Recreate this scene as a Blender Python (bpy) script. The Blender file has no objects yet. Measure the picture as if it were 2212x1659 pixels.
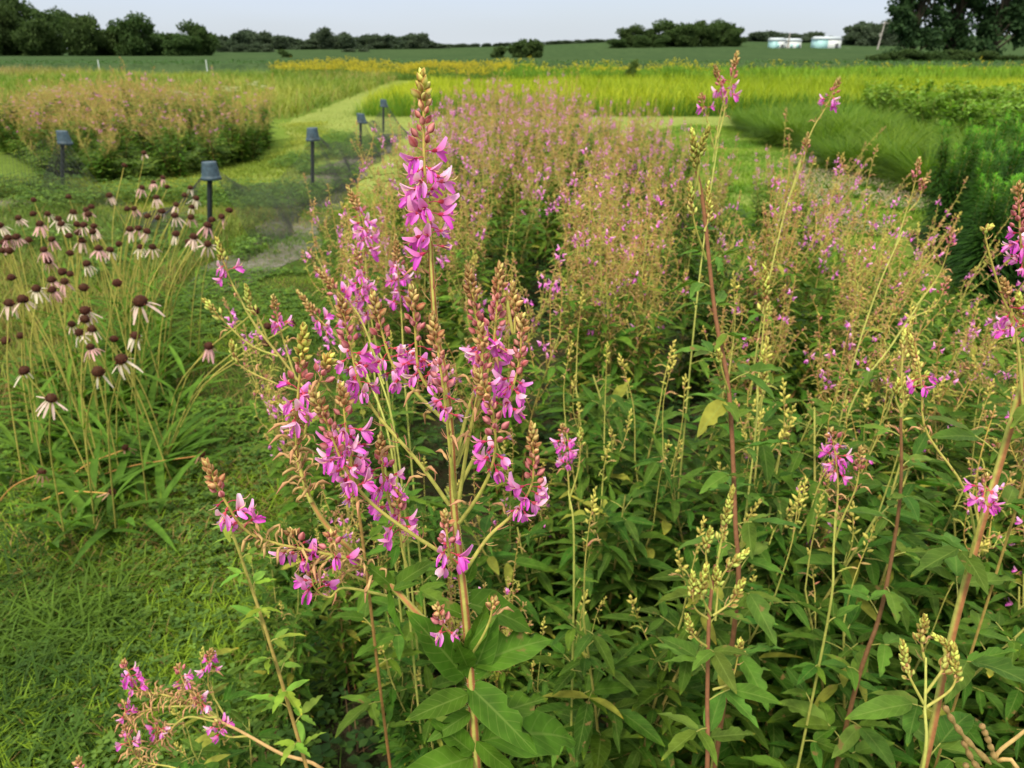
import bpy, math
import numpy as np
from mathutils import Matrix, Vector

R = np.random.default_rng(11)
SC = bpy.context.scene
COL = SC.collection
CAMH = 1.6
PITCH = math.radians(23.0)
FPX = 1700.0
CA, SA = math.cos(PITCH), math.sin(PITCH)

# ------------------------------------------------------------------ photo-space surveying helpers (turn a sighting into a real place)
def ray(px, py):
    dx = (px - 1106) / FPX; dy = (829.5 - py) / FPX
    return np.array([dx, CA + dy * SA, -SA + dy * CA])

def P(px, py, Y):
    d = ray(px, py)
    return np.array([0, 0, CAMH]) + d * (Y / d[1])

def G(px, py, z=0.0):
    d = ray(px, py)
    return (np.array([0, 0, CAMH]) + d * ((z - CAMH) / d[2]))[:2]

def xat(px, Y, z=0.5):
    dep = Y * CA + (CAMH - z) * SA
    return (px - 1106) / FPX * dep

def nrm(v):
    v = np.asarray(v, float)
    return v / (np.linalg.norm(v, axis=-1, keepdims=True) + 1e-12)

def curve(pts, n):
    """Catmull-Rom through control points"""
    p = np.array(pts, float)
    if len(p) == 2:
        t = np.linspace(0, 1, n)[:, None]
        return p[0] * (1 - t) + p[1] * t
    q = np.vstack([2 * p[0] - p[1], p, 2 * p[-1] - p[-2]])
    out = []
    for t in np.linspace(0, len(p) - 1 - 1e-6, n):
        i = int(t); f = t - i
        a, b, c, d = q[i], q[i + 1], q[i + 2], q[i + 3]
        out.append(0.5 * ((2 * b) + (-a + c) * f + (2 * a - 5 * b + 4 * c - d) * f * f + (-a + 3 * b - 3 * c + d) * f ** 3))
    return np.array(out)

def arclen(p):
    return np.concatenate([[0], np.cumsum(np.linalg.norm(np.diff(p, axis=0), axis=1))])

def at_len(p, L, s):
    """point and tangent at arc length s"""
    i = int(np.clip(np.searchsorted(L, s) - 1, 0, len(p) - 2))
    f = (s - L[i]) / max(L[i + 1] - L[i], 1e-9)
    return p[i] + (p[i + 1] - p[i]) * f, nrm(p[i + 1] - p[i])

def frames(d, up=None, roll=None):
    """(k,3) directions -> (k,3,3), columns X, Y=d, Z"""
    d = nrm(np.atleast_2d(d))
    if up is None: up = np.array([0, 0, 1.0])
    up = np.broadcast_to(np.asarray(up, float), d.shape)
    x = np.cross(d, up)
    bad = np.linalg.norm(x, axis=1) < 1e-3
    x[bad] = np.array([1.0, 0, 0])
    x = nrm(x); z = np.cross(x, d)
    if roll is not None:
        c = np.cos(roll)[:, None]; s = np.sin(roll)[:, None]
        x, z = x * c + z * s, z * c - x * s
    return np.stack([x, d, z], axis=2)

# ------------------------------------------------------------------ mesh builder
class MB:
    def __init__(self):
        self.V = []; self.C = []; self.U = []; self.Q = []; self.T = []; self.n = 0
    def add(self, v, q=None, t=None, col=(1, 1, 1), uv=None):
        v = np.asarray(v, float); k = len(v)
        self.V.append(v)
        self.C.append(np.broadcast_to(np.asarray(col, float), (k, 3)))
        self.U.append(np.zeros((k, 2)) if uv is None else np.asarray(uv, float))
        if q is not None and len(q): self.Q.append(np.asarray(q, int) + self.n)
        if t is not None and len(t): self.T.append(np.asarray(t, int) + self.n)
        self.n += k
    def inst(self, T, M, pos, tint=None):
        """T template dict; M (k,3,3) incl. scale, pos (k,3), tint (k,3)"""
        M = np.asarray(M, float); pos = np.atleast_2d(pos); k = len(pos)
        if M.ndim == 2: M = M[None]
        v = np.einsum('kij,nj->kni', M, T['v']) + pos[:, None, :]
        c = np.broadcast_to(T['c'][None], (k,) + T['c'].shape)
        if tint is not None: c = c * np.atleast_2d(tint)[:, None, :]
        n = len(T['v'])
        off = (np.arange(k) * n)[:, None, None]
        self.V.append(v.reshape(-1, 3)); self.C.append(c.reshape(-1, 3))
        self.U.append(np.tile(T['u'], (k, 1)))
        if len(T['q']): self.Q.append((T['q'][None] + off).reshape(-1, 4) + self.n)
        if len(T['t']): self.T.append((T['t'][None] + off).reshape(-1, 3) + self.n)
        self.n += k * n
    def tpl(self):
        return dict(v=np.concatenate(self.V), c=np.concatenate(self.C), u=np.concatenate(self.U),
                    q=np.concatenate(self.Q) if self.Q else np.zeros((0, 4), int),
                    t=np.concatenate(self.T) if self.T else np.zeros((0, 3), int))
    def mesh(self, name, mat, smooth=True):
        me = bpy.data.meshes.new(name)
        if self.n == 0: return me
        T = self.tpl()
        nq, nt = len(T['q']), len(T['t'])
        me.vertices.add(self.n); me.vertices.foreach_set('co', T['v'].astype(np.float32).ravel())
        loops = np.concatenate([T['q'].ravel(), T['t'].ravel()]).astype(np.int32)
        me.loops.add(len(loops)); me.loops.foreach_set('vertex_index', loops)
        me.polygons.add(nq + nt)
        st = np.concatenate([np.arange(nq) * 4, nq * 4 + np.arange(nt) * 3]).astype(np.int32)
        me.polygons.foreach_set('loop_start', st)
        if smooth: me.polygons.foreach_set('use_smooth', np.ones(nq + nt, bool))
        me.update(calc_edges=True)
        a = me.attributes.new('Col', 'FLOAT_COLOR', 'POINT')
        a.data.foreach_set('color', np.concatenate([T['c'], np.ones((self.n, 1))], 1).astype(np.float32).ravel())
        u = me.attributes.new('Luv', 'FLOAT_VECTOR', 'POINT')
        u.data.foreach_set('vector', np.concatenate([T['u'], np.zeros((self.n, 1))], 1).astype(np.float32).ravel())
        me.materials.append(mat)
        return me
    def build(self, name, mat, parent=None, smooth=True):
        o = bpy.data.objects.new(name, self.mesh(name, mat, smooth))
        COL.objects.link(o)
        if parent is not None: o.parent = parent
        return o

def tag(o, label=None, cat=None, group=None, kind=None):
    if label: o['label'] = label
    if cat: o['category'] = cat
    if group: o['group'] = group
    if kind: o['kind'] = kind
    return o

def empty(name, loc=(0, 0, 0), rz=0.0):
    o = bpy.data.objects.new(name, None); COL.objects.link(o)
    o.empty_display_size = 0.05
    o.location = tuple(loc); o.rotation_euler = (0, 0, rz)
    return o

def copy_tree(o, parent=None):
    c = o.copy(); COL.objects.link(c)
    if parent is not None: c.parent = parent
    for ch in list(o.children): copy_tree(ch, c)
    return c

def tube(mb, path, rad, sides=6, col=(1, 1, 1), col2=None, stripes=None):
    p = np.asarray(path, float); n = len(p)
    rad = np.broadcast_to(np.asarray(rad, float), (n,)) if np.ndim(rad) < 1 or len(np.atleast_1d(rad)) == n else np.interp(np.linspace(0, 1, n), np.linspace(0, 1, len(rad)), rad)
    t = np.gradient(p, axis=0); t = nrm(t)
    x = np.cross(t[0], [0.31, 0.95, 0.1]); x = nrm(x)
    V = []
    a = np.linspace(0, 2 * math.pi, sides, endpoint=False)
    for i in range(n):
        x = x - t[i] * np.dot(x, t[i]); x = nrm(x); y = np.cross(t[i], x)
        V.append(p[i] + rad[i] * (np.cos(a)[:, None] * x + np.sin(a)[:, None] * y))
    V = np.concatenate(V)
    i = np.arange(n - 1)[:, None] * sides; j = np.arange(sides)[None]; j2 = (j + 1) % sides
    q = np.stack([i + j, i + j2, i + sides + j2, i + sides + j], 2).reshape(-1, 4)
    c = np.broadcast_to(np.asarray(col, float), (n, 3)) if col2 is None else np.asarray(col, float) * (1 - np.linspace(0, 1, n)[:, None]) + np.asarray(col2, float) * np.linspace(0, 1, n)[:, None]
    c = np.repeat(c, sides, axis=0)
    if stripes is not None:
        m = np.tile((np.arange(sides) % 4 < 2), n)[:, None]
        c = np.where(m, c, np.asarray(stripes, float))
    mb.add(V, q=q, col=c, uv=np.stack([np.tile(np.linspace(0, 1, sides), n), np.repeat(np.linspace(0, 1, n), sides)], 1))

# ------------------------------------------------------------------ materials
def mk_mat(name):
    m = bpy.data.materials.new(name); m.use_nodes = True
    nt = m.node_tree; nt.nodes.clear()
    return m, nt, nt.nodes, nt.links

def plant_mat(name, rough=0.55, trans=0.3, noise=0.18, nscale=60.0, veins=False, spots=0.0, spec=0.3, bump=0.0):
    m, nt, N, L = mk_mat(name)
    out = N.new('ShaderNodeOutputMaterial'); at = N.new('ShaderNodeAttribute'); at.attribute_name = 'Col'
    tc = N.new('ShaderNodeTexCoord'); no = N.new('ShaderNodeTexNoise'); no.inputs['Scale'].default_value = nscale; no.inputs['Detail'].default_value = 4
    L.new(tc.outputs['Object'], no.inputs['Vector'])
    mr = N.new('ShaderNodeMapRange'); mr.inputs[1].default_value = 0.3; mr.inputs[2].default_value = 0.7
    mr.inputs[3].default_value = 1 - noise; mr.inputs[4].default_value = 1 + noise
    L.new(no.outputs['Fac'], mr.inputs[0])
    oi = N.new('ShaderNodeObjectInfo')
    hs = N.new('ShaderNodeHueSaturation')
    m2 = N.new('ShaderNodeMapRange'); m2.inputs[3].default_value = 0.492; m2.inputs[4].default_value = 0.508
    L.new(oi.outputs['Random'], m2.inputs[0]); L.new(m2.outputs[0], hs.inputs['Hue'])
    L.new(mr.outputs[0], hs.inputs['Value']); L.new(at.outputs['Color'], hs.inputs['Color'])
    col = hs.outputs['Color']
    if veins:
        lu = N.new('ShaderNodeAttribute'); lu.attribute_name = 'Luv'
        sp = N.new('ShaderNodeSeparateXYZ'); L.new(lu.outputs['Vector'], sp.inputs[0])
        ab = N.new('ShaderNodeMath'); ab.operation = 'ABSOLUTE'; L.new(sp.outputs['X'], ab.inputs[0])
        mid = N.new('ShaderNodeMapRange'); mid.inputs[1].default_value = 0.03; mid.inputs[2].default_value = 0.09; mid.inputs[3].default_value = 1; mid.inputs[4].default_value = 0
        L.new(ab.outputs[0], mid.inputs[0])
        # side veins: slant with distance from midrib
        ma = N.new('ShaderNodeMath'); ma.operation = 'MULTIPLY_ADD'; ma.inputs[1].default_value = -0.22; L.new(ab.outputs[0], ma.inputs[0]); L.new(sp.outputs['Y'], ma.inputs[2])
        mb_ = N.new('ShaderNodeMath'); mb_.operation = 'MULTIPLY'; mb_.inputs[1].default_value = 50.0; L.new(ma.outputs[0], mb_.inputs[0])
        sn = N.new('ShaderNodeMath'); sn.operation = 'SINE'; L.new(mb_.outputs[0], sn.inputs[0])
        sv = N.new('ShaderNodeMapRange'); sv.inputs[1].default_value = 0.86; sv.inputs[2].default_value = 1.0; sv.inputs[3].default_value = 0; sv.inputs[4].default_value = 0.55
        L.new(sn.outputs[0], sv.inputs[0])
        edge = N.new('ShaderNodeMapRange'); edge.inputs[1].default_value = 0.93; edge.inputs[2].default_value = 1.0; edge.inputs[3].default_value = 0; edge.inputs[4].default_value = 0.6
        L.new(ab.outputs[0], edge.inputs[0])
        mx = N.new('ShaderNodeMath'); mx.operation = 'MAXIMUM'; L.new(mid.outputs[0], mx.inputs[0]); L.new(sv.outputs[0], mx.inputs[1])
        mx2 = N.new('ShaderNodeMath'); mx2.operation = 'MAXIMUM'; L.new(mx.outputs[0], mx2.inputs[0]); L.new(edge.outputs[0], mx2.inputs[1])
        vm = N.new('ShaderNodeMath'); vm.operation = 'MULTIPLY'; vm.inputs[1].default_value = 0.32; L.new(mx2.outputs[0], vm.inputs[0])
        mix = N.new('ShaderNodeMix'); mix.data_type = 'RGBA'; L.new(vm.outputs[0], mix.inputs[0]); L.new(col, mix.inputs[6])
        mix.inputs[7].default_value = (0.22, 0.30, 0.07, 1); col = mix.outputs[2]
    if spots:
        n2 = N.new('ShaderNodeTexNoise'); n2.inputs['Scale'].default_value = 38; n2.inputs['Detail'].default_value = 3
        L.new(tc.outputs['Object'], n2.inputs['Vector'])
        r2 = N.new('ShaderNodeMapRange'); r2.inputs[1].default_value = 0.66; r2.inputs[2].default_value = 0.72; r2.inputs[3].default_value = 0; r2.inputs[4].default_value = spots
        L.new(n2.outputs['Fac'], r2.inputs[0])
        mix = N.new('ShaderNodeMix'); mix.data_type = 'RGBA'; L.new(r2.outputs[0], mix.inputs[0]); L.new(col, mix.inputs[6])
        mix.inputs[7].default_value = (0.22, 0.13, 0.05, 1); col = mix.outputs[2]
    b = N.new('ShaderNodeBsdfPrincipled'); b.inputs['Roughness'].default_value = rough
    b.inputs['Specular IOR Level'].default_value = spec
    L.new(col, b.inputs['Base Color'])
    if bump:
        bp = N.new('ShaderNodeBump'); bp.inputs['Strength'].default_value = bump; bp.inputs['Distance'].default_value = 0.002
        L.new(no.outputs['Fac'], bp.inputs['Height']); L.new(bp.outputs[0], b.inputs['Normal'])
    if trans > 0:
        tr = N.new('ShaderNodeBsdfTranslucent')
        ml = N.new('ShaderNodeMix'); ml.data_type = 'RGBA'; ml.blend_type = 'MULTIPLY'; ml.inputs[0].default_value = 1
        L.new(col, ml.inputs[6]); ml.inputs[7].default_value = (1.15, 1.25, 0.7, 1) if veins or 'grass' in name or 'leaf' in name else (1.1, 0.95, 1.0, 1)
        L.new(ml.outputs[2], tr.inputs['Color'])
        ms = N.new('ShaderNodeMixShader'); ms.inputs[0].default_value = trans
        L.new(b.outputs[0], ms.inputs[1]); L.new(tr.outputs[0], ms.inputs[2]); L.new(ms.outputs[0], out.inputs[0])
    else:
        L.new(b.outputs[0], out.inputs[0])
    return m

M_LEAF = plant_mat('trefoil_leaf', 0.6, 0.28, 0.3, 45, veins=True, spots=0.8, spec=0.10, bump=0.3)
M_LEAF2 = plant_mat('small_leaf', 0.65, 0.3, 0.25, 30, spec=0.15)
M_STEM = plant_mat('stem_skin', 0.65, 0.0, 0.2, 120, spec=0.2, bump=0.4)
M_PETAL = plant_mat('flower_petal', 0.6, 0.3, 0.10, 220, spec=0.15)
M_BUD = plant_mat('bud_skin', 0.7, 0.1, 0.22, 260, spec=0.15)
M_GRASS = plant_mat('grass_blade', 0.6, 0.35, 0.12, 6, spec=0.15)
M_TREE = plant_mat('tree_leaf', 0.7, 0.25, 0.3, 1.5, spec=0.1)
M_BARK = plant_mat('bark', 0.9, 0.0, 0.3, 6, spec=0.1)

def ground_mat(name, c1, c2, c3, s1=1.2, s2=25.0, bump=0.5, stretch=None, dist=0.03):
    m, nt, N, L = mk_mat(name)
    out = N.new('ShaderNodeOutputMaterial'); tc = N.new('ShaderNodeTexCoord')
    mp = N.new('ShaderNodeMapping'); L.new(tc.outputs['Object'], mp.inputs[0])
    if stretch: mp.inputs['Scale'].default_value = stretch
    n1 = N.new('ShaderNodeTexNoise'); n1.inputs['Scale'].default_value = s1; n1.inputs['Detail'].default_value = 5
    n2 = N.new('ShaderNodeTexNoise'); n2.inputs['Scale'].default_value = s2; n2.inputs['Detail'].default_value = 6
    L.new(mp.outputs[0], n1.inputs['Vector']); L.new(mp.outputs[0], n2.inputs['Vector'])
    r1 = N.new('ShaderNodeMapRange'); r1.inputs[1].default_value = 0.35; r1.inputs[2].default_value = 0.65; L.new(n1.outputs['Fac'], r1.inputs[0])
    r2 = N.new('ShaderNodeMapRange'); r2.inputs[1].default_value = 0.4; r2.inputs[2].default_value = 0.68; L.new(n2.outputs['Fac'], r2.inputs[0])
    a = N.new('ShaderNodeMix'); a.data_type = 'RGBA'; L.new(r1.outputs[0], a.inputs[0]); a.inputs[6].default_value = (*c1, 1); a.inputs[7].default_value = (*c2, 1)
    b = N.new('ShaderNodeMix'); b.data_type = 'RGBA'; L.new(r2.outputs[0], b.inputs[0]); L.new(a.outputs[2], b.inputs[6]); b.inputs[7].default_value = (*c3, 1)
    p = N.new('ShaderNodeBsdfDiffuse')
    L.new(b.outputs[2], p.inputs['Color'])
    bp = N.new('ShaderNodeBump'); bp.inputs['Strength'].default_value = bump; bp.inputs['Distance'].default_value = dist
    L.new(n2.outputs['Fac'], bp.inputs['Height']); L.new(bp.outputs[0], p.inputs['Normal'])
    L.new(p.outputs[0], out.inputs[0])
    return m

def solid_mat(name, col, rough=0.6, noise=0.15, scale=20.0, spec=0.4):
    m, nt, N, L = mk_mat(name)
    out = N.new('ShaderNodeOutputMaterial'); p = N.new('ShaderNodeBsdfPrincipled'); tc = N.new('ShaderNodeTexCoord')
    n = N.new('ShaderNodeTexNoise'); n.inputs['Scale'].default_value = scale; n.inputs['Detail'].default_value = 5
    L.new(tc.outputs['Object'], n.inputs['Vector'])
    cr = N.new('ShaderNodeValToRGB')
    cr.color_ramp.elements[0].position = 0.3; cr.color_ramp.elements[1].position = 0.7
    cr.color_ramp.elements[0].color = (*[c * (1 - noise) for c in col], 1); cr.color_ramp.elements[1].color = (*[min(1, c * (1 + noise)) for c in col], 1)
    L.new(n.outputs['Fac'], cr.inputs[0]); L.new(cr.outputs[0], p.inputs['Base Color'])
    p.inputs['Roughness'].default_value = rough; p.inputs['Specular IOR Level'].default_value = spec
    L.new(p.outputs[0], out.inputs[0])
    return m

# ------------------------------------------------------------------ templates
def T_leaflet(rows=9, cols=5, w=0.17, droop=0.18, fold=0.35, wave=0.02, bites=0, peak=0.38, seed=0, tipcol=(1.0, 1.0, 1.0)):
    r = np.random.default_rng(seed)
    v = np.linspace(0, 1, rows); u = np.linspace(-1, 1, cols)
    a = peak / (1 - peak) * 0.9
    wid = (v ** a) * (1 - v) ** 0.9; wid = wid / wid.max() * w; wid[0] = 0.012; wid[-1] = 0.004
    bt = np.ones((rows, cols))
    for _ in range(bites):
        i = r.integers(2, rows - 2); s = r.choice([0, cols - 1])
        bt[i, s] = r.uniform(0.25, 0.6)
        if r.random() < 0.5: bt[min(i + 1, rows - 2), s] = r.uniform(0.4, 0.8)
    X = wid[:, None] * u[None] * bt
    Y = np.repeat(v[:, None], cols, 1) * 0.99
    Z = fold * np.abs(X) - droop * (v ** 2)[:, None] + wave * np.sin(v * 17 + 1)[:, None] * np.abs(u)[None]
    V = np.stack([X, Y, Z], 2).reshape(-1, 3)
    i = np.arange(rows - 1)[:, None] * cols; j = np.arange(cols - 1)[None]
    q = np.stack([i + j, i + j + 1, i + cols + j + 1, i + cols + j], 2).reshape(-1, 4)
    uv = np.stack([np.tile(u, rows), np.repeat(v, cols)], 1)
    c = np.ones((rows * cols, 3))
    tm = (np.repeat(v, cols) > 0.93)[:, None]
    c = np.where(tm, c * np.array(tipcol), c)
    return dict(v=V, c=c, u=uv, q=q, t=np.zeros((0, 3), int))

LEAF_HI = [T_leaflet(13, 7, 0.17, 0.16, 0.3, 0.012, 0, seed=1, tipcol=(2.2, 1.6, 1)), T_leaflet(13, 7, 0.19, 0.28, 0.4, 0.02, 2, seed=2), T_leaflet(13, 7, 0.16, 0.05, 0.5, 0.02, 4, seed=3, tipcol=(2.5, 1.5, 1)),
           T_leaflet(13, 7, 0.18, 0.35, 0.25, 0.015, 1, seed=4)]
LEAF_LO = [T_leaflet(7, 5, 0.15, 0.15, 0.35, 0, 0, tipcol=(2.0, 1.5, 1)), T_leaflet(8, 5, 0.16, 0.38, 0.45, .01, 3, seed=6), T_leaflet(7, 3, 0.13, 0.05, 0.5, 0, 0), T_leaflet(8, 5, 0.14, -.1, 0.6, .015, 2, seed=7, tipcol=(2.6, 1.6, 1))]

def T_petal(w, rows=5, cols=5, cup=0.3, curl=0.0, c0=(1, 1, 1), c1=(1, 1, 1), ptip=0.75, folded=0.0):
    """petal along +Y in its own frame, face +Z"""
    v = np.linspace(0, 1, rows); u = np.linspace(-1, 1, cols)
    wid = np.sin(np.clip(v, 0.02, 0.93) ** ptip * math.pi * 0.93 + 0.07) ** 0.62 * w
    X = wid[:, None] * u[None]; Y = np.repeat(v[:, None], cols, 1)
    Z = cup * (u ** 2)[None] * wid[:, None] * 1.0 + folded * np.abs(X) + curl * (v ** 2)[:, None]
    V = np.stack([X, Y, Z], 2).reshape(-1, 3)
    i = np.arange(rows - 1)[:, None] * cols; j = np.arange(cols - 1)[None]
    q = np.stack([i + j, i + j + 1, i + cols + j + 1, i + cols + j], 2).reshape(-1, 4)
    f = np.repeat(v, cols)[:, None]
    c = np.array(c0) * (1 - f) + np.array(c1) * f
    return dict(v=V, c=c, u=np.zeros((rows * cols, 2)), q=q, t=np.zeros((0, 3), int))

def put(mb, T, d, up, s, pos, tint=None):
    M = frames([d], up) * s
    mb.inst(T, M, [pos], tint)

PALE = np.array([0.84, 0.33, 0.76]); MAG = np.array([0.66, 0.07, 0.57]); RED = np.array([0.52, 0.06, 0.11]); CREAM = np.array([0.80, 0.52, 0.36])

def flower_tpl(seed, lo=False):
    r = np.random.default_rng(seed); mb = MB()
    rows, cols = (3, 3) if lo else (6, 5)
    j = lambda s=0.12: r.uniform(-s, s)
    if not lo:
        tube(mb, [(0, 0, 0), (0, .12, 0), (0, .26, -.02), (0, .34, -.03)], [.035, .10, .11, .06], 6, RED * 1.2, RED)
        for k in range(3):
            a = k * 2.1 + 0.6
            put(mb, T_petal(.05, 3, 3, .2, 0, RED, RED * 1.3), (math.sin(a) * .4, 1, math.cos(a) * .4), (0, 0, 1), .22, (math.sin(a) * .08, .2, math.cos(a) * .08))
    # banner: broad, lifted and reflexed
    put(mb, T_petal(.29, rows, cols, -.5, .20 + j(), RED * .5 + PALE * .5, (PALE * .6 + np.array([.36, .26, .34])), .65, -.25), (j(.3), .80, .38 + j(.25)), (j(.4), -.4, .9), .86, (0, .2, .04))
    # wings: drooping, glossy magenta
    for s in (-1, 1):
        put(mb, T_petal(.20, rows, cols, .9, -.1, PALE * .95, MAG, .85), (s * (.16 + j(.08)), .62, -.72 + j()), (s * .9, .3, .5), .84, (s * .05, .2, -.02))
    # keel
    put(mb, T_petal(.15, rows, cols, 1.4, .05, PALE, MAG * 1.1, .8), (j(.06), .85, -.36 + j(.1)), (0, .4, .9), .66, (0, .2, -.05))
    if not lo:
        # stamen column curling up at the tip
        tube(mb, curve([(0, .3, .0), (0, .6, -.02), (0, .85, 0), (0, 1.0, .14)], 6), [.045, .035, .03, .012], 4, CREAM, CREAM * 1.1)
    return mb.tpl()

def spent_tpl(seed):
    r = np.random.default_rng(seed); mb = MB()
    V1 = np.array([.30, .22, .48]); 
    for k in range(3):
        a = r.uniform(0, 6.28)
        put(mb, T_petal(.14, 4, 3, .9, r.uniform(-.4, .4), RED, V1 * r.uniform(.6, 1.3), .8), (math.sin(a) * .5, .8, math.cos(a) * .5 - .4), (math.cos(a), 0, math.sin(a)), .5, (0, .1, 0))
    tube(mb, [(0, 0, 0), (0, .2, -.02), (0, .3, -.05)], [.03, .1, .02], 5, RED * .9, RED)
    tube(mb, curve([(0, .2, 0), (.05, .6, -.08), (0, .9, .08)], 5), [.03, .03, .01], 3, CREAM * .9, CREAM)
    return mb.tpl()

FL_HI = [flower_tpl(s) for s in (1, 2, 3, 4)]
SP_HI = [spent_tpl(s) for s in (1, 2)]
FL_LO = [flower_tpl(s, True) for s in (5, 6)]

def bud_tpl(sides=8, rows=6, w=.28, striped=True):
    v = np.linspace(0, 1, rows); rad = np.sin(np.clip(v, .03, .99) ** .75 * math.pi) ** .85 * w; rad[-1] = .01
    a = np.linspace(0, 2 * math.pi, sides, endpoint=False)
    V = np.stack([rad[:, None] * np.cos(a), np.repeat(v[:, None], sides, 1), rad[:, None] * np.sin(a)], 2).reshape(-1, 3)
    i = np.arange(rows - 1)[:, None] * sides; j = np.arange(sides)[None]; j2 = (j + 1) % sides
    q = np.stack([i + j, i + j2, i + sides + j2, i + sides + j], 2).reshape(-1, 4)
    c = np.ones((rows * sides, 3))
    if striped:
        m = np.tile(np.arange(sides) % 4, rows)[:, None]
        c = np.where(m == 0, np.array([.60, .30, .35]), np.where(m == 2, np.array([1.5, 1.75, 1.7]), c))
        c *= (1.15 - .35 * np.repeat(v, sides))[:, None] ** 0.8
    return dict(v=V, c=c, u=np.zeros((len(V), 2)), q=q, t=np.zeros((0, 3), int))

BUD_HI = bud_tpl(8, 6, .32); BUD_LO = bud_tpl(4, 4, .27, False)
BUDTIP = bud_tpl(6, 5, .32)

C_BUDP = np.array([.43, .14, .15]); C_BUDT = np.array([.47, .26, .12]); C_BUDG = np.array([.50, .44, .10]); C_BUDO = np.array([.42, .33, .11])
C_STG = np.array([.36, .36, .085]); C_STB = np.array([.27, .11, .045]); C_TAN = np.array([.45, .29, .12]); C_HAIR = np.array([.46, .20, .12])
C_LEAF = np.array([.062, .138, .012])

def mesh_from_tpl(T, name, mat, tint=(1, 1, 1)):
    mb = MB(); mb.inst(T, np.eye(3)[None], [[0, 0, 0]], [tint]); return mb.mesh(name, mat)

FL_MESH = [mesh_from_tpl(t, 'flower', M_PETAL, c_) for t in FL_HI for c_ in ((1, 1, 1), (1.06, 1.45, 1.08), (.92, .65, .93))]
SP_MESH = [mesh_from_tpl(t, 'spent_flower', M_PETAL) for t in SP_HI]

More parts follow.
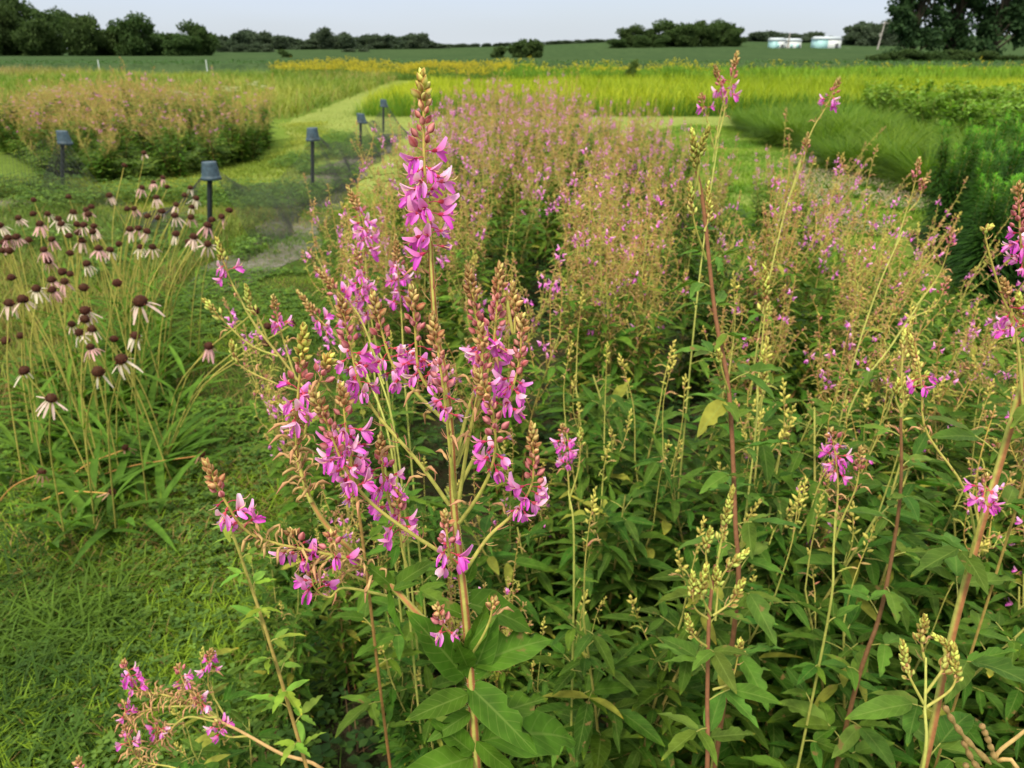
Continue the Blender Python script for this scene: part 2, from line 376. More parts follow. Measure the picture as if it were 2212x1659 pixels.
# ------------------------------------------------------------------ tick trefoil
def raceme(path, r0, r1, ms, mb, spec, rng, hi=False, parent=None, mf=None, stemcol=None):
    """path base->tip. spec: tip, bud, flw, spent lengths (m) from the tip downwards. hi: each flower its own object under parent."""
    n = len(path); L = arclen(path); tot = L[-1]
    sc = C_STG if stemcol is None else stemcol
    tube(ms, path, np.linspace(r0, r1, n), 8 if hi else 4, sc * .95, sc * np.array([1.15, .9, .9]))
    S = spec.get('size', 1.0)
    tip, bud, flw, spent = [spec.get(k, 0) for k in ('tip', 'bud', 'flw', 'spent')]
    def ringdir(t, az, el):
        F = frames([t], [0.3, 0.1, 0.9] if abs(t[2]) < .95 else [1, 0, 0])[0]
        side = F[:, 0] * math.cos(az) + F[:, 2] * math.sin(az)
        return nrm(side * math.cos(el) + t * math.sin(el))
    az = rng.uniform(0, 6)
    # tip cone of tiny buds
    B = BUDTIP if hi else BUD_LO
    s = 0.0; D = []; Pp = []; Sz = []; Tn = []
    step = (.0014 if hi else .0044) * S
    while s < tip:
        f = s / max(tip, 1e-6); p, t = at_len(path, L, tot - s)
        az += 2.4; el = 1.25 - (.35 if spec.get('slim') else .75) * f
        D.append(ringdir(t, az, el)); Pp.append(p + D[-1] * (.0004 + .0026 * f) * S)
        Sz.append((.0058 + .0024 * f) * S * rng.uniform(.8, 1.15) * (1 if hi else 1.5))
        c = spec.get('tipcol', C_BUDO) * (1 - f) + spec.get('tipcol2', C_BUDT) * f
        Tn.append(c * rng.uniform(.75, 1.2)); s += step * rng.uniform(.7, 1.2)
    if D: mb.inst(B, frames(D, roll=rng.uniform(0, 6, len(D))) * np.array(Sz)[:, None, None], np.array(Pp), np.array(Tn))
    # larger buds
    B = BUD_HI if hi else BUD_LO
    D = []; Pp = []; Sz = []; Tn = []; s = tip; step = (.0024 if hi else .007) * S
    while s < tip + bud:
        f = (s - tip) / bud; p, t = at_len(path, L, tot - s)
        az += 2.4; el = (1.15 if spec.get('slim') else .85) - .35 * f + rng.uniform(-.2, .2)
        d = ringdir(t, az, el); ped = (.0022 + .0045 * f) * S * rng.uniform(.6, 1.3)
        if hi: tube(ms, [p, p + d * ped], .00045, 3, C_HAIR)
        D.append(nrm(d + t * .5)); Pp.append(p + d * ped * (1 if hi else .8)); Sz.append((.0058 + .0030 * f) * S * rng.uniform(.8, 1.15) * (1 if hi else 1.3))
        Tn.append((C_BUDT * (1 - min(1, f * 2.5)) + spec.get('budcol', C_BUDP) * min(1, f * 2.5)) * rng.uniform(.85, 1.2)); s += step * rng.uniform(.7, 1.3)
    if D: mb.inst(B, frames(D, roll=rng.uniform(0, 6, len(D))) * np.array(Sz)[:, None, None], np.array(Pp), np.array(Tn))
    # open flowers
    s = tip + bud; step = (.0029 if hi else .0085) * S
    Dl = []; Pl = []; Sl = []; Tl = []
    while s < tip + bud + flw:
        p, t = at_len(path, L, tot - s); az += 2.4 + rng.uniform(-.3, .3)
        el = rng.uniform(-.25, .45); d = ringdir(t, az, el)
        d = nrm(d - np.array([0, 0, rng.uniform(0, .35)])); ped = rng.uniform(.004, .010) * S
        sz = .0134 * S * rng.uniform(.8, 1.2)
        if hi:
            tube(ms, curve([p, p + d * ped * .6 + t * .001, p + d * ped], 4), .0005, 3, RED * .9)
            sp = rng.random() < .22
            o = bpy.data.objects.new('spent_flower' if sp else 'flower', (SP_MESH if sp else FL_MESH)[rng.integers(2 if sp else 12)]); COL.objects.link(o); o.parent = parent
            F = frames([d], roll=np.array([rng.uniform(-.5, .5)]))[0] * sz
            M = Matrix([[*F[0], p[0] + d[0] * ped], [*F[1], p[1] + d[1] * ped], [*F[2], p[2] + d[2] * ped], [0, 0, 0, 1]])
            if parent is not None: M = parent_world(parent).inverted() @ M
            o.matrix_local = M
        else:
            Dl.append(d); Pl.append(p + d * ped * .5); Sl.append(sz * 1.15); Tl.append(np.array([1, 1, 1]) * rng.uniform(.8, 1.15))
        s += step * rng.uniform(.6, 1.4)
    if Dl:
        (mf or mb).inst(FL_LO[rng.integers(2)], frames(Dl, roll=rng.uniform(-.5, .5, len(Dl))) * np.array(Sl)[:, None, None], np.array(Pl), np.array(Tl))
    # spent zone: forked bristles, curled pods
    s = tip + bud + flw; step = (.0075 if hi else .012) * S; end = min(tip + bud + flw + spent, tot * .97)
    D = []; Pp = []; Sz = []; Tn = []
    while s < end:
        p, t = at_len(path, L, tot - s); az += 2.2 + rng.uniform(-.5, .5)
        u_ = rng.random(); cc = ((C_HAIR * .9 if u_ < .6 else C_TAN) if hi else (C_HAIR * .9 if u_ < .22 else C_TAN * np.array([.95, 1.02, .9]) if u_ < .5 else C_STG * np.array([1, 1.05, .9]))) * rng.uniform(.7, 1.2)
        if hi:
            for k in range(2):
                d = ringdir(t, az + rng.uniform(-.3, .3), rng.uniform(.2, 1.0)); l = rng.uniform(.005, .011) * S
                tube(ms, curve([p, p + d * l * .6, p + d * l + t * l * .35], 4), [.0006, .0003], 3, cc)
            if rng.random() < (spec.get('dry', 1) - 1) * .5:
                d = ringdir(t, az + 2, rng.uniform(-.3, .7)); l = rng.uniform(.008, .017); sd_ = ringdir(t, az + 3.5, 0)
                tube(ms, curve([p, p + d * l * .5 + t * .003, p + d * l + sd_ * l * .3, p + d * l * .8 + sd_ * l * .6 - np.array([0, 0, .003])], 7), [.0005, .0015, .0012, .0004], 4, C_TAN * rng.uniform(.7, 1.15), C_TAN * .9)
            if rng.random() < spec.get('pods', .12):
                d = ringdir(t, az, .1); q = curve([p + d * .006, p + d * .014 + t * .004, p + d * .024 - np.array([0, 0, .004])], 6)
                tube(ms, q, [.0004, .0016, .0009, .0018, .0009, .0003], 5, C_TAN * 1.1, C_HAIR * .8)
        else:
            d = ringdir(t, az, rng.uniform(.0, .9)); D.append(d); Pp.append(p); Sz.append(rng.uniform(.009, .018) * S); Tn.append(cc * 1.1)
            if rng.random() < spec.get('pods', .25):
                cp = (C_TAN if rng.random() < .45 else C_BUDG * np.array([.75, .85, .8])) * rng.uniform(.8, 1.1)
                for k in range(4):
                    dk = nrm(d - np.array([0, 0, .22 * k])); D.append(dk); Pp.append(p + d * (.004 + .006 * k) * S - np.array([0, 0, .0009 * k * k]) * S); Sz.append(.0105 * S); Tn.append(cp)
        s += step * rng.uniform(.6, 1.4) / spec.get('dry', 1)
    if D:
        Mx = frames(D, roll=rng.uniform(0, 6, len(D))) * np.array(Sz)[:, None, None]
        Mx[:, :, 0] *= .5; Mx[:, :, 2] *= .5
        mb.inst(BUD_LO, Mx, np.array(Pp), np.array(Tn))

def parent_world(o):
    M = o.matrix_local.copy() if o.parent else o.matrix_basis.copy()
    q = o.parent
    while q is not None:
        M = q.matrix_basis @ M; q = q.parent
    return M

def rotz(d, a):
    c, s = math.cos(a), math.sin(a)
    return np.array([d[0] * c - d[1] * s, d[0] * s + d[1] * c, d[2]])

def trefoil_leaf(ml, ms, base, d, size, rng, hi=False, tint=None, stemcol=C_STG):
    """trifoliate leaf: petiole and three leaflets"""
    d = nrm(d); pet = size * rng.uniform(.3, .5)
    e = base + d * pet + np.array([0, 0, pet * .1])
    tube(ms, [base, (base + e) / 2 + np.array([0, 0, .002]), e], [.0011, .0008] if hi else [.0013, .001], 5 if hi else 3, stemcol * .8)
    T = LEAF_HI if hi else LEAF_LO
    base_t = C_LEAF if tint is None else tint
    for a, sc, o in ((0, 1, e), (rng.uniform(.9, 1.3), .78, base + (e - base) * .78), (-rng.uniform(.9, 1.3), .78, base + (e - base) * .78)):
        dd = rotz(d, a + rng.uniform(-.15, .15)); dd = nrm(dd * np.array([1, 1, .5]) + np.array([0, 0, rng.uniform(-.45, .25)]))
        c = base_t * rng.uniform(.75, 1.3) * np.array([rng.uniform(.8, 1.35), 1, rng.uniform(.8, 1.3)])
        if rng.random() < (.012 if hi else .05): c = np.array([.26, .27, .04]) * rng.uniform(.7, 1)
        up = nrm(np.array([rng.uniform(-.35, .35), rng.uniform(-.35, .35), 1]))
        put(ml, T[rng.integers(len(T))], dd, up, size * sc * rng.uniform(.85, 1.1), o, [c])

def leafy_stem(path, r0, r1, ms, ml, rng, zlo=0.0, zhi=.8, gap=.035, size=.085, hi=False, col=C_STB, col2=C_STG, stripes=None, tint=None, sides=None, taper=1.0):
    tube(ms, path, np.linspace(r0, r1, len(path)), sides or (12 if hi else 5), col, col2, stripes)
    L = arclen(path); tot = L[-1]; s = zlo * tot; az = rng.uniform(0, 6)
    while s < zhi * tot:
        p, t = at_len(path, L, s); az += 2.4 + rng.uniform(-.4, .4)
        f = s / tot
        d = np.array([math.cos(az), math.sin(az), rng.uniform(.15, .6)])
        k = 1 - taper * .45 * max(0, (s / tot - .45) / .55)
        trefoil_leaf(ml, ms, p, d, size * k * rng.uniform(.75, 1.15), rng, hi, tint, C_STG)
        s += gap * rng.uniform(.7, 1.3)

def clump(seed, style, name='tick_trefoil', split=True):
    """one bushy plant: several stems, leaves low, panicles of racemes on top. origin at ground"""
    rng = np.random.default_rng(seed); root = empty(name)
    ms, ml, mb, mf = MB(), MB(), MB(), MB()
    ns = rng.integers(4, 6)
    for k in range(ns):
        a = rng.uniform(0, 6.28); lean = rng.uniform(.05, .30); H = rng.uniform(.78, 1.12)
        if style == 'green': H *= .78
        b = np.array([math.cos(a) * .05, math.sin(a) * .05, 0])
        d2 = np.array([math.cos(a), math.sin(a), 0])
        top = b + d2 * lean * H + np.array([0, 0, H * (1 - lean * .3)])
        mid = b + d2 * lean * H * .3 + np.array([0, 0, H * .5])
        path = curve([b, mid, top], 12)
        leafy_stem(path, .0042, .0022, ms, ml, rng, *{'green': (.10, .97, .022, rng.uniform(.105, .13)), 'bushy': (.04, .80, .020, rng.uniform(.10, .125))}.get(style, (.10, .84, .026, rng.uniform(.09, .12))), False, C_STB * rng.uniform(.8, 1.3), C_STG, taper=.6, tint=C_LEAF * (np.array([.66, .72, .75]) if style == 'green' else 1))  # green style leaves tinted darker: partly older foliage, partly painted foreground shade
        L = arclen(path); nr = (rng.integers(9, 14) if style == 'tan' else rng.integers(5, 9)) if style != 'green' else (rng.integers(1, 3) if rng.random() < .5 else 0)
        sc = C_STG * rng.uniform(.9, 1.25) * (np.array([1.15, .85, .9]) if style == 'tan' else 1)
        for r in range(nr):
            s = L[-1] * (1 - (.52 if style == 'tan' else .38) * r / nr) * rng.uniform(.95, 1.0) if r else L[-1]
            p, t = at_len(path, L, s * .999)
            az = r * 2.4 + rng.uniform(-.6, .6); el = (rng.uniform(.4, 1.25) if style == 'tan' else rng.uniform(.3, .85)) if r else 0.08
            dd = nrm(np.array([math.cos(az) * math.sin(el), math.sin(az) * math.sin(el), math.cos(el)]) + t * .5)
            ln = rng.uniform(.14, .27) * (1.25 if r == 0 else 1)
            q1 = p + dd * ln * .5; q2 = p + nrm(dd + np.array([0, 0, rng.uniform(.1, .9)])) * ln + np.array([rng.uniform(-.03, .03), rng.uniform(-.03, .03), rng.uniform(-.03, .01)])
            rp = curve([p, q1, q2], 9)
            if style == 'flowering':
                sp = dict(tip=rng.uniform(.015, .035), bud=rng.uniform(.008, .02), flw=rng.uniform(0.01, .055) if rng.random() < .52 else 0, spent=.24, size=1.15)
            elif style in ('tan', 'bushy'):
                sp = dict(tip=rng.uniform(.01, .03), bud=.01, flw=rng.uniform(.008, .03) if rng.random() < (.28 if style == 'tan' else .10) else 0, spent=.25, size=1.2, pods=.75)
            else:
                sp = dict(tip=rng.uniform(.03, .06), bud=.02, flw=0, spent=.05, size=1.2, tipcol=C_BUDG * 1.1, tipcol2=C_BUDG, budcol=C_BUDG * .9)
            if rng.random() < (.85 if style == 'bushy' else .5) and style != 'green': sp['tipcol'] = C_BUDG; sp['tipcol2'] = C_BUDG * np.array([1, .85, .9])
            m1 = MB() if split else mb
            raceme(rp, .0019, .0008, ms, m1, sp, rng, False, mf=m1, stemcol=sc)
            if split: m1.build('flower_spike', M_BUD, root)
    ms.build('stem', M_STEM, root); ml.build('foliage', M_LEAF, root)
    if mb.n: mb.build('flower_spikes', M_BUD, root)
    return root

# ================================================================== HERO AND OTHER SINGLE TREFOIL PLANTS (surveyed stalks)
class Plant:
    """a plant whose stalks were sighted in the photograph; every stem, leaf spray and spike is its own part"""
    def __init__(self, name, base, label, cat='wildflower', group=None, seed=1):
        self.base = np.array(base, float); self.root = empty(name, self.base)
        tag(self.root, label, cat, group); self.rng = np.random.default_rng(seed)
    def fin(self, mb, name, mat, parent=None):
        if mb.n == 0: return None
        mb.V = [v - self.base for v in mb.V]
        return mb.build(name, mat, parent or self.root)
    def stem(self, pts, r0, r1, sides=12, col=C_STB, col2=C_STG, stripes=None, n=26, name='stem'):
        ms = MB(); p = curve(pts, n); tube(ms, p, np.linspace(r0, r1, n), sides, col, col2, stripes)
        self.fin(ms, name, M_STEM); return p
    def hairs(self, p, r, dens, L=.0022):
        """fine down on the stem"""
        ms = MB(); Ls = arclen(p); s = Ls[-1] * .02; rng = self.rng
        while s < Ls[-1] * .98:
            q, t = at_len(p, Ls, s); a = rng.uniform(0, 6.28)
            F = frames([t], [1, .2, 0])[0]; d = F[:, 0] * math.cos(a) + F[:, 2] * math.sin(a)
            rr = np.interp(s / Ls[-1], [0, 1], r)
            tube(ms, [q + d * rr * .9, q + d * (rr + L * rng.uniform(.6, 1.3)) + t * L * .3], [.00016, .00008], 3, (.55, .5, .3))
            s += dens * rng.uniform(.5, 1.5)
        self.fin(ms, 'stem_hair', M_BUD)
    def leaf(self, base, d, size, tint=None):
        ml, ms = MB(), MB(); trefoil_leaf(ml, ms, np.array(base, float), np.array(d, float), size, self.rng, True, tint)
        o = self.fin(ml, 'leaf', M_LEAF)
        self.fin(ms, 'leaf_stalk', M_STEM, o)
    def leaf1(self, base, d, up, size, k=0, tint=None):
        """single leaflet aimed exactly"""
        ml = MB(); c = (C_LEAF if tint is None else tint) * self.rng.uniform(.85, 1.2)
        put(ml, LEAF_HI[k], d, up, size, np.array(base, float), [c]); self.fin(ml, 'leaf', M_LEAF)
    def spike(self, pts, spec, r0=.0016, r1=.0006, n=24, stemcol=None, hi=True):
        ms, mb, mf = MB(), MB(), MB(); p = curve(pts, n)
        o = bpy.data.objects.new('flower_spike', bpy.data.meshes.new('flower_spike')); COL.objects.link(o); o.parent = self.root
        raceme(p, r0, r1, ms, mb, spec, self.rng, hi, o, mf, stemcol)
        ms.V = [v - self.base for v in ms.V]; o.data = ms.mesh('flower_spike', M_STEM)
        if mb.n: self.fin(mb, 'buds', M_BUD, o)
        if mf.n: self.fin(mf, 'flower', M_PETAL, o)
        return p
    def leaves_along(self, p, t0, t1, n, size, s1=None, tint=None):
        L = arclen(p); az = self.rng.uniform(0, 6)
        for i in range(n):
            f = i / max(1, n - 1); s = L[-1] * (t0 + (t1 - t0) * f)
            q, t = at_len(p, L, min(s, L[-1] * .999)); az += 2.3 + self.rng.uniform(-.4, .4)
            self.leaf(q, (math.cos(az), math.sin(az), self.rng.uniform(.2, .7)), (size * (1 - f) + (s1 or size) * f) * self.rng.uniform(.9, 1.25), tint)

def PP(lst):
    """[(px,py,Y),...] -> points"""
    return [P(*a) for a in lst]

H = Plant('tick_trefoil', (0.0, .50, 0), 'tall branching pink tick trefoil in sharp focus at the front centre', seed=5)
main = PP([(1046, 1900, .50), (1030, 1659, .53), (1012, 1390, .56), (997, 1240, .58), (980, 1080, .60), (976, 960, .61), (962, 816, .62), (944, 727, .63), (934, 608, .635), (930, 520, .64)])
main = [np.array([-.012, .49, 0.0]), np.array([-.016, .505, .45])] + main
mp_ = H.stem(main, .0052, .0021, 16, C_STG * .8, C_STG * 1.15, C_STB * .95, 60)
H.hairs(mp_[18:], (.0050, .0021), .0011)
H.spike(PP([(944, 727, .63), (934, 608, .635), (930, 520, .64), (922, 440, .645), (916, 330, .65), (915, 240, .655), (912, 163, .66)]),
        dict(tip=.022, bud=.036, flw=.080, spent=.11, size=1.12, pods=.1, tipcol=C_BUDG * 1.15, tipcol2=C_BUDO), .0019, .0008, 40)
# the branching head: (path, spec)
def s_(tip, bud, flw, spent, **k): return dict(tip=tip, bud=bud, flw=flw, spent=spent, pods=.2, **k)
for pts, sp in [
    ([(970, 1090, .60), (905, 1000, .60), (810, 890, .61), (775, 820, .615), (755, 740, .62), (735, 645, .62)], s_(.020, .026, .042, .10)),
    ([(978, 925, .615), (905, 855, .63), (850, 790, .635), (826, 720, .64), (806, 640, .64)], s_(.022, .020, .036, .05)),
    ([(974, 900, .61), (935, 850, .60), (905, 800, .60), (897, 715, .60), (890, 628, .60)], s_(.018, .026, .040, .04)),
    ([(984, 1075, .59), (975, 1000, .575), (965, 900, .57), (952, 800, .57), (935, 685, .575)], s_(.024, .040, .018, .05)),
    ([(986, 985, .615), (1010, 890, .63), (1040, 790, .64), (1032, 700, .65), (1011, 583, .65)], s_(.026, .036, .012, .06)),
    ([(985, 1010, .615), (1030, 880, .64), (1062, 770, .65), (1072, 680, .655), (1080, 578, .66)], s_(.020, .036, .026, .05)),
    ([(988, 1060, .61), (1040, 960, .62), (1090, 880, .63), (1120, 790, .635), (1128, 685, .64)], s_(.014, .040, .030, .05)),
    ([(990, 1090, .60), (1010, 960, .60), (1030, 860, .60), (1042, 780, .60), (1038, 705, .605)], s_(.018, .030, .010, .04)),
    ([(992, 1130, .59), (1040, 1060, .58), (1068, 985, .575), (1064, 890, .57), (1030, 805, .57)], s_(.024, .040, .030, .05)),
    ([(1004, 1235, .58), (1055, 1160, .59), (1110, 1108, .60), (1150, 1040, .60), (1150, 922, .605)], s_(.024, .030, .030, .05)),
    ([(990, 1215, .58), (900, 1160, .57), (800, 1085, .57), (745, 1010, .57), (712, 930, .57), (675, 845, .57)], s_(.020, .036, .040, .09)),
    ([(775, 1055, .58), (760, 1000, .58), (748, 930, .58), (738, 835, .585)], s_(.018, .012, .035, .03)),
    ([(850, 1110, .60), (835, 1060, .61), (826, 1010, .61), (822, 945, .61)], s_(.020, .010, .038, .03)),
    ([(992, 1225, .585), (972, 1200, .57), (966, 1160, .565), (962, 1110, .565)], s_(.010, .022, .020, .0)),
    ([(1006, 1400, .56), (975, 1370, .55), (955, 1345, .545), (945, 1310, .545)], s_(.008, .014, .012, .0)),
    ([(1095, 650, .66), (1108, 720, .655), (1112, 690, .66), (1108, 620, .665)], s_(.022, .02, 0, .0)),
]:
    H.spike(PP(pts), sp, .0019, .0007)
# big side stem to the left
ls = H.stem(PP([(1010, 1420, .56), (915, 1338, .56), (850, 1270, .57), (770, 1200, .575), (700, 1128, .58), (655, 1050, .585)]), .0033, .0022, 12, C_STB, C_STB * 1.1 + C_STG * .3, C_STG * .8, 24)
H.hairs(ls, (.0033, .0022), .0018)
H.spike(PP([(672, 1085, .58), (645, 1000, .59), (640, 920, .59), (646, 830, .59), (657, 708, .59)]), s_(.030, .022, .026, .12, tipcol=C_BUDG, tipcol2=C_BUDG, dry=3), .0020, .0008)
H.spike(PP([(655, 950, .585), (675, 870, .58), (700, 800, .58), (712, 770, .58)]), s_(.012, .012, 0, .02, tipcol=C_BUDG, tipcol2=C_BUDG), .0012, .0006)
H.spike(PP([(830, 1250, .575), (760, 1210, .56), (700, 1195, .55), (600, 1175, .54), (530, 1145, .535), (485, 1080, .535), (447, 1003, .54)]), s_(.020, .012, .030, .13, dry=2.2), .0017, .0008)
H.spike(PP([(720, 1200, .55), (690, 1215, .55), (655, 1195, .55), (630, 1150, .55)]), s_(.006, .006, .022, .02), .0012, .0006)
H.spike(PP([(790, 1255, .57), (740, 1230, .56), (722, 1195, .555), (715, 1155, .555)]), s_(.004, .010, .016, .02), .0012, .0006)
H.spike(PP([(850, 1290, .58), (745, 1270, .57), (712, 1290, .565), (680, 1270, .56), (672, 1230, .56)]), s_(.004, .008, .012, .04), .0013, .0006)
H.spike(PP([(880, 1230, .60), (868, 1180, .60), (862, 1120, .60), (858, 1060, .60)]), s_(.016, .010, .016, .02, tipcol=C_BUDG), .0014, .0006)
H.spike(PP([(1015, 1420, .55), (1040, 1380, .54), (1058, 1340, .54), (1066, 1300, .54)]), s_(.008, .002, 0, .01), .0013, .0008)
# leaves sighted one by one (leaf base, tip) -> leaflet
def aimed(plant, b, t, k, up=(0, -.3, 1), tint=None):
    a = P(*b); c = P(*t); v = c - a; plant.leaf1(a, v, up, np.linalg.norm(v), k, tint)
for b, t, k, up in [((1002, 1462, .55), (903, 1330, .53), 0, (.5, -.7, .6)), ((1015, 1470, .55), (1078, 1330, .56), 0, (.3, -.8, .5)), ((1018, 1440, .55), (1205, 1350, .60), 1, (-.2, -.5, .8)),
                    ((1010, 1500, .54), (885, 1545, .50), 0, (.1, -.5, .9)), ((1018, 1530, .54), (1110, 1500, .56), 2, (0, -.4, .9)), ((1015, 1540, .54), (935, 1590, .51), 3, (.2, -.5, .8)),
                    ((1020, 1625, .53), (930, 1552, .52), 2, (.5, -.6, .6)), ((1020, 1635, .53), (870, 1680, .48), 1, (.1, -.6, .8)), ((1022, 1560, .54), (1190, 1500, .60), 2, (-.3, -.5, .8)),
                    ((1040, 1600, .54), (1300, 1540, .62), 3, (-.1, -.4, .9)), ((1008, 1410, .555), (1062, 1290, .56), 2, (.5, -.6, .5)), ((1008, 1400, .555), (1055, 1335, .55), 3, (0, -.6, .8)),
                    ((1004, 1330, .57), (935, 1295, .565), 1, (.1, -.4, .9)), ((1010, 1440, .55), (985, 1385, .52), 2, (.2, -.9, .3)), ((1006, 1260, .58), (1035, 1205, .58), 3, (.4, -.5, .5)),
                    ((850, 1275, .565), (905, 1250, .57), 1, (0, -.3, 1)), ((845, 1275, .57), (870, 1385, .55), 2, (-.8, -.5, .3)), ((852, 1268, .57), (940, 1200, .60), 0, (-.3, -.5, .8)),
                    ((850, 1270, .57), (798, 1215, .56), 3, (.3, -.6, .7)), ((1030, 1600, .53), (1120, 1690, .52), 0, (-.5, -.6, .6)), ((1012, 1480, .55), (1160, 1620, .50), 1, (-.2, -.4, .9)),
                    ((1000, 1300, .57), (1180, 1345, .62), 0, (-.1, -.4, .9))]:
    aimed(H, b, t, k, up)
H.leaves_along(mp_, .30, .50, 6, .085, .08)

def single(label, pts, r0, seed, hi=True, col=C_STB, col2=C_STG, leaves=(.3, .9, 8, .08, .05), spikes=(), tint=None, group=None, stripes=None, r1=None, name='tick_trefoil'):
    """pts: photo sightings of the stalk from low to high; the stalk is carried on down to the ground"""
    q = [P(*a) for a in pts]; lo = q[0]
    base = np.array([lo[0] * .97 + .02, lo[1] * 1.0 + .02, 0])
    pl = Plant(name, base, label, seed=seed, group=group)
    path = pl.stem([base, (base * .5 + lo * .5) * np.array([1, 1, 1])] + q, r0, r1 or r0 * .5, 8, col, col2, stripes, 36)
    pl.leaves_along(path, *leaves[:3], leaves[3], leaves[4], tint)
    for sp in spikes: pl.spike(PP(sp[0]), sp[1], .0018, .0007, 18)
    return pl, path

GRN = dict(slim=True, tipcol=C_BUDG * np.array([.88, 1.0, .9]), tipcol2=C_BUDG * np.array([.75, .85, .9]), budcol=C_BUDG * np.array([.75, .78, .9]))
def g_(tip, bud=.01, flw=0, spent=.02, **k): return {**dict(tip=tip, bud=bud, flw=flw, spent=spent, pods=.1, size=1.2), **GRN, **k}
C_RED = np.array([.23, .105, .05])
LG = np.array([.10, .20, .025])
single('tall red brown stemmed stalk with a pale green bud tip, right of centre',
       [(1592, 1300, 1.02), (1588, 1120, 1.06), (1575, 850, 1.12), (1545, 680, 1.16), (1520, 450, 1.20), (1505, 370, 1.2)], .0044, 21, col=C_RED * .8, col2=C_RED, leaves=(.42, .93, 21, .085, .05), tint=LG * .75,
       spikes=[([(1512, 420, 1.2), (1504, 350, 1.2), (1496, 285, 1.2)], g_(.05, .01, 0, 0, size=1.5)), ([(1505, 400, 1.2), (1515, 320, 1.19), (1530, 277, 1.18)], g_(.045, 0, 0, 0, size=1.2)),
               ([(1525, 560, 1.18), (1500, 480, 1.16), (1490, 400, 1.16)], g_(.03, .02, 0, .02)), ([(1522, 500, 1.19), (1532, 460, 1.2), (1530, 400, 1.21)], g_(.05, .01, 0, 0)),
               ([(1575, 850, 1.12), (1560, 800, 1.1), (1553, 760, 1.1)], g_(.02, 0, 0, 0))], r1=.0026)
single('leafy stalk crowned with a cluster of yellow green bud spikes, lower right of centre',
       [(1525, 1700, .80), (1528, 1500, .84), (1532, 1330, .87), (1545, 1220, .89)], .0042, 22, col=C_RED * .8, col2=C_RED, leaves=(.45, .95, 14, .085, .06), tint=LG * .7,
       spikes=[([(1545, 1240, .89), (1562, 1150, .90), (1572, 1105, .9), (1582, 1058, .9)], g_(.06, .03, 0, .02, size=1.3)), ([(1540, 1280, .88), (1525, 1200, .88), (1535, 1145, .88)], g_(.03, .01, 0, .01, size=1.3)),
               ([(1536, 1330, .87), (1515, 1280, .86), (1525, 1225, .86)], g_(.045, .01, 0, 0, size=1.5)), ([(1535, 1340, .87), (1500, 1310, .86), (1497, 1240, .86)], g_(.03, .01, 0, .02, size=1.2)),
               ([(1540, 1330, .87), (1580, 1300, .88), (1605, 1255, .88)], g_(.03, .02, 0, .02, size=1.3)), ([(1545, 1270, .88), (1570, 1230, .88), (1612, 1192, .88)], g_(.03, .01, 0, .01, size=1.3)),
               ([(1532, 1400, .86), (1500, 1375, .85), (1483, 1330, .85)], g_(.03, .01, 0, .02, size=1.1)), ([(1545, 1340, .87), (1550, 1280, .88), (1548, 1230, .88)], g_(.03, 0, 0, 0, size=1.4)),
               ([(1540, 1490, .84), (1580, 1470, .84), (1600, 1385, .84)], g_(.02, .01, 0, .02, size=1.2))])
single('dark red stemmed stalk ending in a nodding pale green bud cluster at right',
       [(1850, 1480, 1.0), (1900, 1330, 1.03), (1930, 1180, 1.06), (1946, 1050, 1.08), (1946, 900, 1.1)], .0044, 23, col=C_RED * .6, col2=C_RED * .8, leaves=(.42, .97, 13, .085, .05), tint=LG * .8,
       spikes=[([(1946, 900, 1.1), (1958, 850, 1.1), (1985, 790, 1.1)], g_(.05, .01, 0, 0, size=1.5)), ([(1946, 880, 1.1), (1975, 840, 1.1), (2000, 810, 1.1)], g_(.03, 0, 0, 0, size=1.3)),
               ([(1946, 890, 1.1), (1935, 860, 1.1), (1940, 825, 1.1)], g_(.025, 0, 0, 0, size=1.3)), ([(1946, 860, 1.1), (1950, 760, 1.12), (1955, 715, 1.14)], g_(.03, .02, 0, .03))])
single('thick pale stemmed stalk with broad leaves leaning up the right edge',
       [(1985, 1700, .74), (2050, 1400, .80), (2110, 1170, .84), (2160, 1000, .88), (2212, 820, .90), (2260, 640, .92)], .0052, 24, col=C_STG * .7, col2=C_STG, leaves=(.35, .95, 13, .10, .075), tint=LG * .7, stripes=C_STB,
       spikes=[([(2110, 1170, .84), (2080, 1050, .83), (2000, 930, .85), (1990, 820, .86), (1965, 725, .88)], s_(.03, .02, .012, .12, **GRN)),
               ([(2085, 1240, .82), (2110, 1150, .80), (2125, 1080, .80), (2130, 1030, .80)], s_(.004, .008, .028, .01)),
               ([(2212, 900, .88), (2195, 720, .9), (2165, 640, .9), (2140, 560, .9), (2128, 505, .9), (2140, 490, .9)], g_(.012, 0, 0, .12, size=1)),
               ([(2190, 740, .89), (2188, 690, .9), (2180, 650, .9), (2165, 605, .9)], s_(.02, .02, .03, .01)),
               ([(2212, 830, .9), (2220, 740, .9), (2200, 640, .9)], g_(.03, .01, 0, 0))], r1=.0045)
single('pink flower spike cut by the right edge of the picture',
       [(2250, 900, .86), (2228, 700, .88), (2212, 560, .9)], .0022, 25, leaves=(.3, .6, 3, .08, .06), spikes=[([(2215, 600, .9), (2204, 510, .9), (2200, 400, .9)], s_(.012, .045, .04, .02))])
